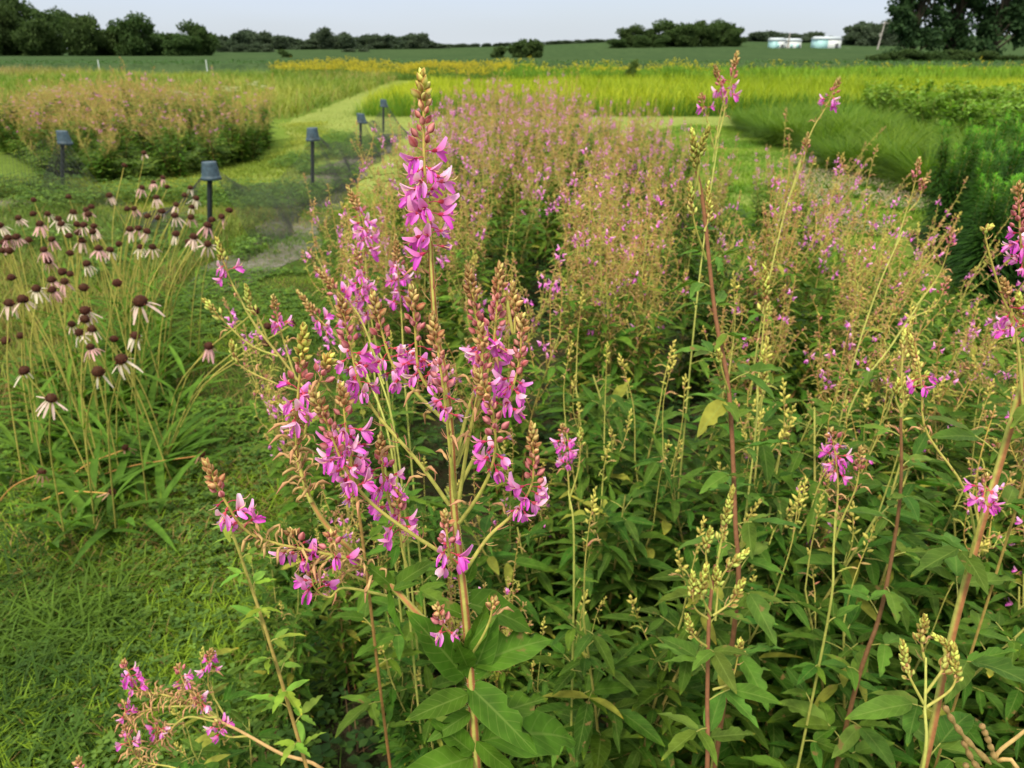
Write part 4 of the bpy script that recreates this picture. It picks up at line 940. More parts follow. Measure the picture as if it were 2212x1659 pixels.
def rand_in(poly, n, rng):
    p = np.array(poly); lo, hi = p.min(0), p.max(0); out = np.zeros((0, 2))
    while len(out) < n:
        q = rng.uniform(lo, hi, (n * 2, 2)); out = np.vstack([out, q[inpoly(q[:, 0], q[:, 1], poly)]])
    return out[:n]

def lerp(a, b, f): f = np.asarray(f)[:, None]; return np.array(a) * (1 - f) + np.array(b) * f

def grass(name, label, poly, n, h, w, c1, c2, seed, cat='grass', bend=.4, seg=3, tilt=.5, patch=.6, c3=None, mat=None, z=0.0, hpatch=None, gap=0.0, kind='stuff', hfun=None):
    rng = np.random.default_rng(seed); q = rand_in(poly, n, rng)
    if gap:
        keep = vnoise(q[:, 0], q[:, 1], patch * .7, seed + 9) > gap * rng.random(len(q)) * 1.6; q = q[keep]
    n = len(q); q = q + rng.normal(0, .02 + .01 * np.abs(q[:, 1:2]) * .5, (n, 2)); f = np.clip((vnoise(q[:, 0], q[:, 1], patch, seed) - .5) * 1.6 + .5 + rng.normal(0, .12, n), 0, 1)
    col = lerp(c1, c2, f) * rng.uniform(.75, 1.25, (n, 1))
    if c3 is not None:
        m = rng.random(n) < (.25 * (vnoise(q[:, 0], q[:, 1], patch * 1.7, seed + 3) > .55) + .04); col[m] = np.array(c3) * rng.uniform(.7, 1.2, (m.sum(), 1))
    s = h * rng.uniform(.55, 1.15, n) * (.7 + .6 * vnoise(q[:, 0], q[:, 1], hpatch or patch, seed + 1))
    if hfun is not None: s = s * hfun(q[:, 0], q[:, 1])
    mb = MB(); T = blade_tpl(seg, w / h / 2, bend)
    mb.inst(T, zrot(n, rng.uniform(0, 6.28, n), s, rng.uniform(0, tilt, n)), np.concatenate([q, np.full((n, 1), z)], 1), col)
    o = mb.build(name, mat or M_GRASS); tag(o, label, cat, kind=kind); return o

LAWN = [(-1.2, 1.15), (-.62, 1.15), (-.6, 2), (-.78, 3.2), (-.9, 6), (-1.1, 8.6), (-2.6, 8.6), (-2.55, 5), (-2.2, 3.8), (-1.9, 3.4), (-2.6, 2.2), (-1.9, 1.15)]
LAWN_NEAR = [(-1.35, 1.15), (-.40, 1.15), (-.52, 2.2), (-.72, 3.0), (-1.8, 3.0), (-2.2, 2.2)]
GD = (.045, .105, .014); GY = (.22, .31, .02); GB = (.26, .18, .06)
grass('lawn_grass', 'green lawn grass with darker and yellower patches at lower left', LAWN_NEAR, 50000, .085, .0078, (.04, .095, .010), (.19, .29, .018), 1, patch=.42, bend=.8, tilt=.95, c3=GB, gap=.6)
grass('lawn_grass', 'green lawn grass running back past the soil strip', LAWN, 52000, .065, .006, (.06, .13, .015), GY, 2, patch=.5, bend=.6, tilt=.8, c3=GB, gap=.3)
# clover and creeping weeds in the lawn
grass('lawn_grass', 'deep green coarse grass tufts, partly darkened as shade, filling the bottom left corner', [(-1.5, 1.12), (-.95, 1.12), (-1.05, 1.8), (-1.5, 2.7), (-2.3, 2.5)], 8000, .11, .0085, (.030, .075, .009), (.08, .15, .014), 28, patch=.3, bend=1.0, tilt=.9, gap=.3)  # blade colour deepened: partly real dark grass, partly painted corner shade
def clover(name, label, poly, n, s0, c1, c2, seed, patch=.35, thr=.5, zmax=.05, white=0.0, cat='ground cover'):
    rng = np.random.default_rng(seed); q = rand_in(poly, n, rng); q = q[vnoise(q[:, 0], q[:, 1], patch, seed) > thr]; n = len(q)
    mb = MB(); T = T_leaflet(4, 3, .38, .2, .3, 0, 0, peak=.6); base = np.concatenate([q, rng.uniform(.01, zmax, (n, 1))], 1); a0 = rng.uniform(0, 6.28, n)
    col = lerp(c1, c2, rng.random(n)) * rng.uniform(.8, 1.2, (n, 1)); s = s0 * rng.uniform(.7, 1.3, n)
    for k in range(3):
        a = a0 + k * 2.094; d = np.stack([np.cos(a), np.sin(a), rng.uniform(-.1, .5, n)], 1)
        mb.inst(T, frames(d) * s[:, None, None], base, col)
    if white:
        m = rng.random(n) < white; b = base[m] + np.array([0, 0, .02]); k = len(b)
        mb.inst(BUD_LO, frames(np.tile([[0, 0, 1.]], (k, 1))) * (.022 * np.array([[1, .8, 1]]))[..., None].reshape(1, 3, 1), b, lerp((.60, .52, .40), (.42, .30, .2), rng.random(k)))
        mb.inst(BUD_LO, frames(np.tile([[1, .3, .0]], (k, 1))) * .017, b + np.array([-.008, 0, .008]), lerp((.65, .60, .5), (.5, .4, .3), rng.random(k)))
    o = mb.build(name, M_LEAF2); tag(o, label, cat, kind='stuff')
clover('clover', 'bluish green clover patches creeping through the lawn', LAWN_NEAR, 5200, .017, (.05, .115, .022), (.11, .20, .03), 4)
clover('clover', 'low green weeds creeping at the coneflower edge of the lawn', [(-2.4, 2.4), (-.8, 2.4), (-.9, 6), (-2.5, 6)], 12000, .020, (.05, .12, .018), (.13, .23, .02), 5, patch=.5, thr=.48)
UNDER = [(-2.0, 3.0), (-.9, 3.2), (-1.2, 8), (-5, 9.4), (-7.5, 9.4), (-3.6, 4.5), (-3.0, 3.6)]
grass('meadow_grass', 'yellowish rough grass under and behind the coneflowers', [(-3.2, 3.0), (-1.9, 3.2), (-2.4, 5.0), (-2.6, 8.4), (-7.5, 8.8), (-5.5, 6)], 45000, .13, .008, (.10, .17, .03), (.23, .27, .05), 6, patch=.8, bend=.5, c3=GB)
clover('weeds', 'leafy weeds around the feet of the netting posts', [(-6.6, 7.6), (-4.8, 6.6), (-3.2, 6.6), (-3.2, 9.6), (-6.8, 10.4)], 9000, .035, (.05, .11, .016), (.13, .22, .03), 8, patch=.7, thr=.42, zmax=.18)
clover('weeds', 'green weeds spreading over the bare soil strip', [(-3.3, 5.6), (-2.2, 5.6), (-2.0, 9), (-2.3, 17), (-3.7, 17), (-3.5, 9)], 14000, .03, (.05, .11, .018), (.14, .24, .03), 9, patch=.8, thr=.42, zmax=.12)

# ---- tall grass block, meadow, prairie strips
TG = [(-4.0, 21.8), (-2, 21.3), (6, 21.6), (30, 21), (45, 21), (60, 40), (-5.6, 40), (-5.0, 30)]
TGF = [(-4.4, 21.9), (-3.6, 21.4), (-2, 21.2), (6, 21.5), (40, 20.8), (40, 22.5), (6, 23), (-3.6, 23)]
def edge_round(x, y): return np.clip(.45 + (y - 21.2) / 2.2, .45, 1) * np.clip(.5 + (x + 4.6) / 2.5, .5, 1)
grass('tall_grass', 'dense lime green tall grass block with a dark front edge, across the middle distance', TG, 90000, .80, .022, (.23, .30, .012), (.34, .37, .018), 10, patch=4, bend=.4, tilt=.5, c3=(.16, .25, .02), cat='tall grass', hfun=edge_round)
grass('tall_grass', 'deep green lower blades along the front edge of the tall grass block', TGF, 26000, .70, .020, (.06, .15, .015), (.14, .25, .02), 11, patch=2, bend=.3, tilt=.3, cat='tall grass', hfun=edge_round)
MEAD = [(-9, 19.5), (-5.6, 20.5), (-6.2, 36), (-6.8, 50), (-60, 58), (-48, 40), (-24, 21), (-18, 17)]
grass('meadow_grass', 'mixed green and straw meadow growth across the left distance', MEAD, 85000, .70, .03, (.10, .19, .02), (.27, .29, .05), 12, patch=3.5, bend=.5, tilt=.7, c3=(.38, .28, .11), cat='meadow')
grass('meadow_grass', 'pinkish brown seeding grass at the far left of the meadow', [(-60, 44), (-30, 42), (-26, 50), (-30, 60), (-70, 60)], 16000, .9, .04, (.28, .19, .09), (.20, .20, .06), 13, patch=5, tilt=.5, cat='meadow')
grass('meadow_grass', 'bright green grass verge between the left bed and the mown path', [(-16, 8), (-8.4, 8.4), (-9.5, 13), (-14, 15), (-22, 17)], 22000, .12, .014, (.10, .20, .02), (.17, .27, .03), 14, patch=2, cat='grass')
# goldenrod strip
def goldenrod(label, poly, n, seed, h=1.0, yel=.6, c=(.10, .18, .03)):
    rng = np.random.default_rng(seed); q = rand_in(poly, n, rng); hh = h * (.6 + .7 * vnoise(q[:, 0], q[:, 1], 1.6, seed + 8)) * (.75 + .4 * vnoise(q[:, 0], q[:, 1], 3, seed)) * rng.uniform(.85, 1.1, n); mb = MB()
    T = blade_tpl(3, .03, .15)
    for k in range(5):
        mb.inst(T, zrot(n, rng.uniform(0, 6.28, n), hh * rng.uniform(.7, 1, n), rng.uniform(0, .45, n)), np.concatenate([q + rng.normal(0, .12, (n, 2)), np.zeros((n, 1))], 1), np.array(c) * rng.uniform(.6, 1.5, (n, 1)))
    m = rng.random(n) < yel * (.4 + vnoise(q[:, 0], q[:, 1], 4, seed + 2)) * (.35 + .9 * vnoise(q[:, 0], q[:, 1], 1.4, seed + 5)); b = np.concatenate([q, hh[:, None] * .9], 1)[m]
    for k in range(5):
        kk = len(b); mb.inst(BUD_LO, frames(nrm(rng.normal(size=(kk, 3)) * [1, 1, .4])) * (rng.uniform(.05, .11, kk))[:, None, None], b + rng.normal(0, .07, (kk, 3)), lerp((.46, .40, .02), (.52, .48, .04), rng.random(kk)))
    o = mb.build('goldenrod_strip', M_LEAF2); tag(o, label, 'wildflowers', kind='stuff')
goldenrod('bright yellow goldenrod strip beyond the mown path on the left', [(-13.5, 47), (-6, 48), (0, 48), (0, 56), (-15.5, 57)], 3400, 15, .85, .60)
goldenrod('thinner yellow goldenrod strip behind the tall grass in the centre', [(-1, 46), (14, 46), (14, 56), (-1, 56)], 3200, 16, .9, .13, (.12, .22, .02))
goldenrod('green weedy strip with scattered yellow behind the tall grass on the right', [(14, 43), (44, 40), (60, 48), (62, 58), (14, 58)], 6500, 17, .95, .045, (.14, .25, .02))
goldenrod('dark green and straw weeds under the big trees', [(34, 52), (62, 46), (80, 70), (48, 75)], 4000, 18, 1.5, .25, (.10, .13, .03))

# ---- dropseed grass tufts on the right (countable mounds)
def tuft(seed, n=900, h=.62, c1=(.035, .10, .008), c2=(.17, .27, .02)):
    rng = np.random.default_rng(seed); mb = MB(); a = rng.uniform(0, 6.28, n); r = np.sqrt(rng.random(n)) * .16
    s = h * rng.uniform(.65, 1.1, n); T = blade_tpl(5, .008, .75); col = lerp(c1, c2, rng.random(n))
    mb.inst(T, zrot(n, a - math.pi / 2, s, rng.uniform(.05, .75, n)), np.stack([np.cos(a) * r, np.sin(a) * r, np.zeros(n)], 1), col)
    root = empty('grass_tuft'); mb.build('blades', M_GRASS, root); return root
def many(protos_, pts, label, cat, group, rng, s=(.85, 1.15), tilt=0.0):
    first = set()
    for q in pts:
        pr = protos_[rng.integers(len(protos_))]
        if pr.name not in first: o = pr; first.add(pr.name)
        else: o = copy_tree(pr)
        k = rng.uniform(*s); o.location = (q[0], q[1], 0); o.rotation_euler = (rng.uniform(-tilt, tilt), rng.uniform(-tilt, tilt), rng.uniform(0, 6.28)); o.scale = (k, k, k * rng.uniform(.9, 1.1)); tag(o, label, cat, group)
    for p in protos_:
        if p.name not in first:
            for c in list(p.children): bpy.data.objects.remove(c)
            bpy.data.objects.remove(p)
DS = [(5.0, 18.3), (8.2, 18.3), (7.6, 15), (7.0, 12.4), (6.6, 9.6), (5.0, 9.2), (4.7, 11), (4.9, 14)]
many([tuft(200 + i) for i in range(3)], spread(DS, 80, rb), 'fine leaved dark green grass mound in the long curving bed on the right', 'grass mound', 'mounds of fine grass in the curving bed', rb, (.95, 1.3))

# ---- leafy green bushes beyond it
def leafy_bush(seed, h=.9, n=520, w=.45, lw=.2, ls=.15, c1=(.06, .13, .018), c2=(.18, .31, .04)):
    rng = np.random.default_rng(seed); ms, ml = MB(), MB(); T = T_leaflet(5, 3, lw, .25, .4, 0, 0)
    for k in range(9):
        a = rng.uniform(0, 6.28); d = np.array([math.cos(a), math.sin(a), 0]) * rng.uniform(.1, 1) * w; H_ = h * rng.uniform(.75, 1.08)
        p = curve([d * .15, d * .5 + [0, 0, H_ * .5], d + [0, 0, H_]], 8); tube(ms, p, [.006, .003], 4, C_STG * .6, C_STG); L = arclen(p)
        m = n // 9; s = rng.uniform(.15, 1, m) * L[-1] * .999; q = np.array([at_len(p, L, x)[0] for x in s]); az = rng.uniform(0, 6.28, m)
        D = np.stack([np.cos(az), np.sin(az), rng.uniform(-.1, .9, m)], 1)
        ml.inst(T, frames(D) * (ls * rng.uniform(.6, 1.2, m))[:, None, None], q, lerp(c1, c2, np.clip(s / L[-1] + rng.normal(0, .2, m), 0, 1)))
    root = empty('leafy_bush'); ms.build('stem', M_STEM, root); ml.build('foliage', M_LEAF2, root); return root
LB_ = [(8.0, 19.5), (7.4, 16.5), (7.3, 13.2), (7.2, 10.6), (9, 9.6), (13, 12), (17, 19.5)]
many([leafy_bush(220 + i) for i in range(3)], spread(LB_, 90, rb), 'mid green leafy plant in the low thicket behind the fine grass on the right', 'green bush', 'leafy plants of the low thicket', rb, (.78, 1.0), .05)

# ---- tall dark stalks with narrow whorled leaves at the right edge
def bottlebrush(seed, h=.98, c1=(.022, .070, .010), c2=(.08, .22, .015)):
    rng = np.random.default_rng(seed); ms, ml = MB(), MB(); T = T_leaflet(5, 3, .062, .6, .3, 0, 0, peak=.4)
    for k in range(3):
        a = rng.uniform(0, 6.28); d = np.array([math.cos(a), math.sin(a), 0]) * rng.uniform(.03, .16); H_ = h * rng.uniform(.8, 1.05)
        p = curve([d * .2, d * .6 + [0, 0, H_ * .5], d + [0, 0, H_]], 8); tube(ms, p, [.006, .003], 5, C_STG * .5, C_STG * .8); L = arclen(p)
        m = 260; s = np.sort(rng.uniform(.08, 1, m)) * L[-1] * .999; q = np.array([at_len(p, L, x)[0] for x in s]); az = np.arange(m) * 2.4
        f = s / L[-1]; D = np.stack([np.cos(az), np.sin(az), .3 + 1.6 * f ** 3 + rng.uniform(-.2, .3, m)], 1)
        ml.inst(T, frames(D) * (.17 * (1 - .75 * f ** 2) * rng.uniform(.8, 1.15, m))[:, None, None], q, lerp(c1, c2, np.clip(f ** 3 * 1.0 + rng.normal(0, .12, m), 0, 1)) * np.where(f > .93, 1.9, 1)[:, None])
    root = empty('tall_leafy_stalk'); ms.build('stem', M_STEM, root); ml.build('foliage', M_LEAF2, root); return root
DK = [(2.95, 4.9), (3.75, 7.0), (4.9, 8.7), (6.0, 9.2), (7.0, 9.4), (6.2, 6), (4.6, 4.7), (3.3, 4.3)]
many([bottlebrush(240 + i) for i in range(4)], spread(DK, 85, rb), 'dark green stalk thick with narrow drooping leaves in the shadowy stand at the right edge', 'tall plant', 'dark narrow leaved stalks at the right edge', rb, (.85, 1.08), .08)

# white clover patch, green gap, creeping cover at right
clover('white_clover', 'clover patch with small off white flower heads beside the trefoil bed', [(2.9, 7.4), (3.4, 7.2), (4.9, 9.0), (4.9, 12.5), (4.3, 12.5)], 20000, .024, (.06, .14, .02), (.14, .25, .03), 19, patch=.5, thr=.25, white=.16)
grass('lawn_grass', 'bright green grass strip beside the trefoil bed on the right', [(1.5, 3.8), (2.4, 4.2), (3.0, 5.2), (3.4, 7.2), (4.9, 8.8), (5.0, 18.6), (4.0, 19), (.5, 13.6), (1.2, 12.2), (1.8, 9.6), (2.0, 7.5), (1.7, 5.6)], 60000, .075, .010, (.10, .22, .02), (.18, .30, .03), 20, patch=.6)
clover('ground_cover', 'small leaved green creeper carpeting the ground at the right edge', [(1.75, 1.9), (2.6, 2.0), (3.4, 4.4), (2.9, 5.0), (2.1, 4.6), (1.75, 3.2)], 26000, .022, (.04, .09, .012), (.13, .23, .02), 21, patch=.5, thr=.15, zmax=.12)
grass('fallen_stems', 'brown dead stems and litter on the soil under the trefoils', [(-.6, 1.2), (-.8, 3), (2.2, 3), (2.2, 1.2)], 3000, .14, .005, (.10, .06, .03), (.2, .12, .06), 22, tilt=1.4, cat='litter')
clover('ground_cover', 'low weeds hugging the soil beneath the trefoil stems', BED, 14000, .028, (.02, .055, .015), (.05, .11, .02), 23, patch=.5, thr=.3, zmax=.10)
# mown path short turf
PATH = [(-1.2, 8.4), (-3.4, 10.0), (-3.6, 12.4), (-4.0, 15.5), (-5.3, 19.2), (-5.4, 20.5), (-6.2, 36), (-6.6, 47), (-5.5, 47), (-5.0, 30), (-3.9, 22.1), (-2, 21.3), (6, 21.6), (14, 21.4), (16, 20.5), (9, 19.0), (5.0, 18.6), (4.9, 13.4), (4.4, 9.6), (3.0, 7.6), (2.4, 9.8), (1.6, 12.7), (-.9, 12.8)]
grass('mown_turf', 'short pale turf of the mown path', PATH, 42000, .035, .012, (.20, .26, .06), (.30, .33, .09), 24, patch=3, tilt=.9)
grass('lawn_grass', 'rough green grass between the netting posts and the left trefoil bed', [(-2.0, 8.0), (-7.8, 8.2), (-7.4, 10.8), (-4.8, 11), (-3.9, 12.8), (-4.2, 16), (-5.3, 19.3), (-4.6, 20), (-3.2, 15), (-2.8, 11), (-1.1, 9)], 34000, .06, .010, (.17, .24, .03), (.28, .32, .05), 25, patch=1)

# white wildflower clumps in the meadow
def white_clump(seed):
    rng = np.random.default_rng(seed); ms, mb = MB(), MB()
    for k in range(10):
        d = rng.normal(0, .25, 2); h = rng.uniform(.8, 1.05); tube(ms, [(d[0] * .3, d[1] * .3, 0), (d[0], d[1], h)], .006, 4, (.12, .2, .04))
        m = 14; off = np.concatenate([rng.normal(0, .06, (m, 2)), rng.uniform(-.015, .015, (m, 1))], 1) + [d[0], d[1], h]
        mb.inst(BUD_LO, frames(rng.normal(size=(m, 3)) * [1, 1, .2]) * .05, off, np.array([.50, .52, .30]) * rng.uniform(.8, 1.2, (m, 1)))
    root = empty('white_wildflower'); ms.build('stem', M_STEM, root); mb.build('flower_head', M_PETAL, root); return root
wpts = [(x * .3348, y * .3348) for x, y in [(290, 545), (355, 535), (440, 545), (480, 550), (510, 560), (440, 610), (290, 605), (350, 590), (820, 540), (830, 580), (600, 615), (920, 520), (1100, 545), (1170, 530), (1240, 535), (1440, 515), (1490, 512), (1640, 485), (1680, 495), (1060, 550)]]
many([white_clump(300 + i) for i in range(3)], [G(x, y, .8) for x, y in wpts], 'cream white flowering umbel clump standing in the left meadow', 'wildflower', 'cream flower clumps in the meadow', rb, (.5, .68))

# ================================================================== TERRAIN
def terr(x, y):
    x = np.asarray(x, float); y = np.asarray(y, float)
    f = np.clip((y - 150) / 230, 0, 1); f = f * f * (3 - 2 * f)
    r = np.clip((x - 5) / 120, -0.1, 1)
    return f * (1.5 + 3.2 * np.exp(-((x - 75) / 70) ** 2) + 6.0 * np.clip((x - 110) / 120, 0, 1)) * (x > -400)
def sheet(name, mat, poly, z, label=None):
    """flat sheet following a polygon with slightly curved outline"""
    pg = np.array([(x, y, z) for x, y in poly], float); ds = [pg[0]]
    for k in range(len(pg)):
        a_, b_ = pg[k], pg[(k + 1) % len(pg)]; m_ = max(1, int(np.linalg.norm(b_ - a_) / .25))
        for t_ in range(1, m_ + 1): ds.append(a_ + (b_ - a_) * t_ / m_)
    ds = np.array(ds[:-1])
    for _ in range(3): ds = (np.roll(ds, 1, 0) + ds * 2 + np.roll(ds, -1, 0)) / 4
    ds[:, 0] += (vnoise(ds[:, 0], ds[:, 1], .5, 3) - .5) * .25; ds[:, 1] += (vnoise(ds[:, 0], ds[:, 1], .5, 4) - .5) * .25
    me = bpy.data.meshes.new(name); v = [tuple(p) for p in ds]; me.from_pydata(v, [], [list(range(len(v)))]); me.materials.append(mat); me.update()
    o = bpy.data.objects.new(name, me); COL.objects.link(o); tag(o, label, kind='structure'); return o
gx = np.unique(np.concatenate([np.linspace(-900, 900, 61), np.linspace(-60, 260, 81)])); gy = np.unique(np.concatenate([np.linspace(-40, 160, 21), np.linspace(160, 500, 60), np.linspace(520, 1400, 12)]))
X, Yg = np.meshgrid(gx, gy); V = np.stack([X, Yg, terr(X, Yg)], 2).reshape(-1, 3); nx = len(gx)
i = np.arange(len(gy) - 1)[:, None] * nx; j = np.arange(nx - 1)[None]; q = np.stack([i + j, i + j + 1, i + nx + j + 1, i + nx + j], 2).reshape(-1, 4)
m = MB(); m.add(V, q=q)
MG = ground_mat('meadow_ground', (.105, .165, .026), (.15, .205, .04), (.075, .12, .02), .35, 9, .6)
tag(m.build('ground', MG), kind='structure')
# crop canopy: soybeans, a sheet over the ground with a leafy front
gx2 = np.unique(np.concatenate([np.linspace(-500, 500, 41), np.linspace(-40, 250, 60)])); gy2 = np.unique(np.concatenate([[60.4, 61, 62], np.linspace(63, 160, 16), np.linspace(160, 480, 50)]))
X, Yg = np.meshgrid(gx2, gy2); V = np.stack([X, Yg, terr(X, Yg) + .62 * np.clip((Yg - 60.4) / 2, .01, 1)], 2).reshape(-1, 3); nx = len(gx2)
i = np.arange(len(gy2) - 1)[:, None] * nx; j = np.arange(nx - 1)[None]; q = np.stack([i + j, i + j + 1, i + nx + j + 1, i + nx + j], 2).reshape(-1, 4)
m = MB(); m.add(V, q=q)
MC = ground_mat('soybean_canopy', (.042, .072, .030), (.052, .084, .034), (.032, .058, .024), .05, .8, .8, (1, .25, 1), .3)  # canopy colour lightened to stand in for distance haze
tag(m.build('soybean_field', MC), kind='structure')
rng = np.random.default_rng(90); qq = rng.uniform((-130, 61.5), (150, 75), (26000, 2)); m = MB()
m.inst(T_leaflet(4, 3, .4, .2, .3, 0, 0), frames(np.concatenate([rng.normal(size=(26000, 2)), rng.uniform(0, .6, (26000, 1))], 1)) * rng.uniform(.14, .26, 26000)[:, None, None], np.concatenate([qq, rng.uniform(.45, .78, (26000, 1)) * np.clip((qq[:, 1:] - 61) * 1.2, .6, 1)], 1), lerp((.035, .09, .025), (.06, .14, .035), rng.random(26000)))
tag(m.build('soybean_leaves', M_LEAF2), 'dark green soybean leaves along the near edge of the far field', 'crop', kind='stuff')
MP = ground_mat('mown_turf_ground', (.19, .235, .06), (.24, .275, .08), (.14, .19, .04), .8, 14, .4)
sheet('mown_path', MP, PATH, .004)
ML = ground_mat('lawn_ground', (.035, .065, .014), (.065, .11, .02), (.045, .035, .016), 2.2, 30, .9)
sheet('lawn', ML, LAWN_NEAR[:1] + [(-.35, 1.15), (-.5, 2.2), (-.75, 3.2), (-.9, 6), (-1.1, 8.4), (-8, 8.4), (-6, 5.6), (-2.9, 2.6), (-2.2, 1.15)], .008)
MS = ground_mat('grey_soil', (.12, .105, .10), (.17, .155, .145), (.08, .09, .035), 2.5, 22, .9)
SOIL = [(-2.3, 5.0), (-1.95, 5.3), (-1.72, 6.0), (-1.70, 7), (-1.95, 8.4), (-2.05, 10), (-2.1, 13.4), (-2.3, 17), (-2.75, 17), (-2.75, 13), (-2.75, 10), (-2.5, 8), (-2.35, 6.6), (-2.5, 5.6)]
sheet('soil_strip', MS, SOIL, .012)
sheet('soil_patch', MS, [(-6.9, 7.9), (-5.3, 7.0), (-4.6, 8.2), (-5.6, 9.2), (-6.9, 9.4)], .016)
MD = ground_mat('dark_bed_soil', (.035, .028, .018), (.05, .045, .022), (.03, .045, .015), 3, 30, .9)
sheet('planting_bed', MD, [(-.5, 1.0), (-.6, 2.2), (-.65, 3.2), (-.7, 6), (-.8, 9.5), (-.6, 12.0), (1.2, 12.0), (1.7, 9.6), (1.9, 7.6), (1.7, 6), (1.5, 4.6), (1.4, 3.4), (1.6, 1.0)], .020)
sheet('shaded_bed', MD, [(1.5, .9), (1.8, 2.6), (2.6, 3.4), (3.2, 5.0), (3.5, 7.0), (4.9, 8.9), (9, 9.4), (9, 4), (4, .9)], .024)
clover('bed_leaves', 'dark leafy undergrowth filling the foot of the left trefoil bed', LBED, 22000, .06, (.05, .11, .014), (.14, .20, .03), 26, patch=.8, thr=.25, zmax=.26)
if 0: sheet('left_bed', MD, [(-6.7, 11.6), (-5.0, 11.4), (-4.6, 13), (-5, 15.5), (-6, 18), (-12, 18), (-11.5, 14.5), (-8.7, 13.4)], .028)

# ================================================================== TREES
def tree(name, w, h, seed, n=4500, leaf=.45, c1=(.022, .046, .014), c2=(.070, .115, .032), trunk=.12, lobes=9, low=.12, holes=0, depth=None):
    """tapered trunk, limbs and a crown of leaf clumps spread through uneven lobes"""
    rng = np.random.default_rng(seed); mt, mc = MB(), MB(); dp = depth or w
    tube(mt, curve([(0, 0, 0), (w * .02, 0, h * .3), (0, 0, h * .72)], 8), [h * .014, h * .010, h * .005], 8, (.05, .042, .03))
    cent = []
    for k in range(lobes):
        a = rng.uniform(0, 6.28); f = rng.random(); zz = h * (low + .12 + (.80 - low) * (k + .5) / lobes)
        rr = math.sqrt(max(.05, 1 - ((zz / h - .5) / .62) ** 2)) * .5
        fr = .62 if k % 3 else .2; c = np.array([math.cos(a) * w * rr * fr, math.sin(a) * dp * rr * fr, zz]); r = np.array([w * .25, dp * .25, h * .17]) * rng.uniform(.7, 1.2); cent.append((c, r))
        tube(mt, curve([(0, 0, zz * .45), (c * .5 + [0, 0, zz * .2]), c], 5), [h * .012, h * .003], 5, (.05, .042, .03))
    P_ = []; per = n // lobes
    for c, r in cent:
        d = nrm(rng.normal(size=(per, 3))); rad = rng.random(per) ** .45; p = c + d * rad[:, None] * r
        p += (np.stack([vnoise(p[:, 0] * 1.0, p[:, 2], h * .06, seed), vnoise(p[:, 1], p[:, 2], h * .06, seed + 1), vnoise(p[:, 0], p[:, 1], h * .06, seed + 2)], 1) - .5) * h * .10
        P_.append(p)
    p = np.concatenate(P_); keep = p[:, 2] > h * low * .6
    if holes:
        keep &= vnoise(p[:, 0], p[:, 2], h * .06, seed + 5) > holes
    p = p[keep]; k = len(p); T = T_leaflet(3, 3, .42, .15, .3, 0, 0)
    mc.inst(T, frames(rng.normal(size=(k, 3)), roll=rng.uniform(0, 6, k)) * (leaf * rng.uniform(.6, 1.3, k))[:, None, None], p, lerp(c1, c2, rng.random(k) * .6 + .4 * vnoise(p[:, 0], p[:, 2], h * .12, seed + 7)))
    root = empty(name); mt.build('trunk', M_BARK, root); mc.build('crown', M_TREE, root); return root
def top_h(py, Y): return CAMH + (108 - py) / FPX * Y * 1.083   # height of something reaching image row py at distance Y
def tpl_place(o, px, Y, sx, sz, label, group=None, cat='tree', rz=0.0):
    x = xat(px, Y); o.location = (x, Y, float(terr(x, Y)) - .05); o.scale = (sx, sx, sz); o.rotation_euler = (0, 0, rz); tag(o, label, cat, group); return o

TP = [tree('tree', 12, 10, 400 + i, 8000, .62, low=.0, lobes=14) for i in range(4)]
TPF = [tree('tree', 12, 10, 410 + i, 4500, .9, (.045, .068, .044), (.070, .100, .056), low=.0, lobes=12) for i in range(3)]  # far pool: paler, greyer leaf colours carry the distance haze
usedt = set()
def T_at(pool, k, *a, **kw):
    pr = pool[k % len(pool)]
    if pr.name in usedt: o = copy_tree(pr)
    else: o = pr; usedt.add(pr.name)
    return tpl_place(o, *a, **kw)
rt = np.random.default_rng(8)
left = [(-30, 35), (8, 42), (43, 22), (78, 62), (120, 50), (160, 50), (196, 56), (232, 76), (262, 74), (297, 57), (330, 82), (362, 84), (400, 84), (432, 68)]
for i, (px, tp) in enumerate(left):
    Y = 150 + (i % 3) * 6; h = top_h(tp, Y); wpx = 66 if i != 13 else 62
    w = wpx / FPX * Y * .95 / 10 * rt.uniform(.95, 1.25)
    lab = 'dark broadleaf tree in the treeline at the far left'
    grp = 'trees of the far left treeline'
    if i == 2: lab, grp = 'tallest tree of the left treeline, standing up above its neighbours near the left edge', None
    if i == 13: lab, grp = 'rounded tree at the right hand end of the left treeline', None
    if i == 9: lab, grp = 'domed tree rising in the middle of the left treeline', None
    T_at(TP, i, px, Y, w, h / 10 * 1.08, lab, grp, rz=rt.uniform(0, 6))
for i, px in enumerate(range(470, 960, 24)):
    tp = np.interp(px, [470, 540, 640, 655, 703, 740, 790, 850, 905, 925, 945, 965], [90, 78, 86, 95, 72, 84, 86, 86, 82, 92, 103, 104]) + rt.uniform(-2, 2)
    Y = 300 + (i % 2) * 15; x = xat(px, Y); h = top_h(tp, Y) - float(terr(x, Y)); w = 36 / FPX * Y / 10 * 1.1
    T_at(TPF, i, px, Y, w, max(.25, h / 10 * 1.05), 'distant haze tinted grey green tree of the wood left of centre', 'trees of the distant wood left of centre', rz=rt.uniform(0, 6))
for i, (px, tp, wpx) in enumerate([(485, 100, 26), (515, 98, 30), (545, 97, 30), (575, 98, 28), (440, 100, 26), (758, 106, 30), (785, 106, 26)]):
    Y = 230; x = xat(px, Y); h = top_h(tp, Y) - float(terr(x, Y)); T_at(TPF, i, px, Y, wpx / FPX * Y / 10, h / 10, 'lighter green scrubby tree standing before the distant wood', 'scrubby trees before the wood', rz=rt.uniform(0, 6))
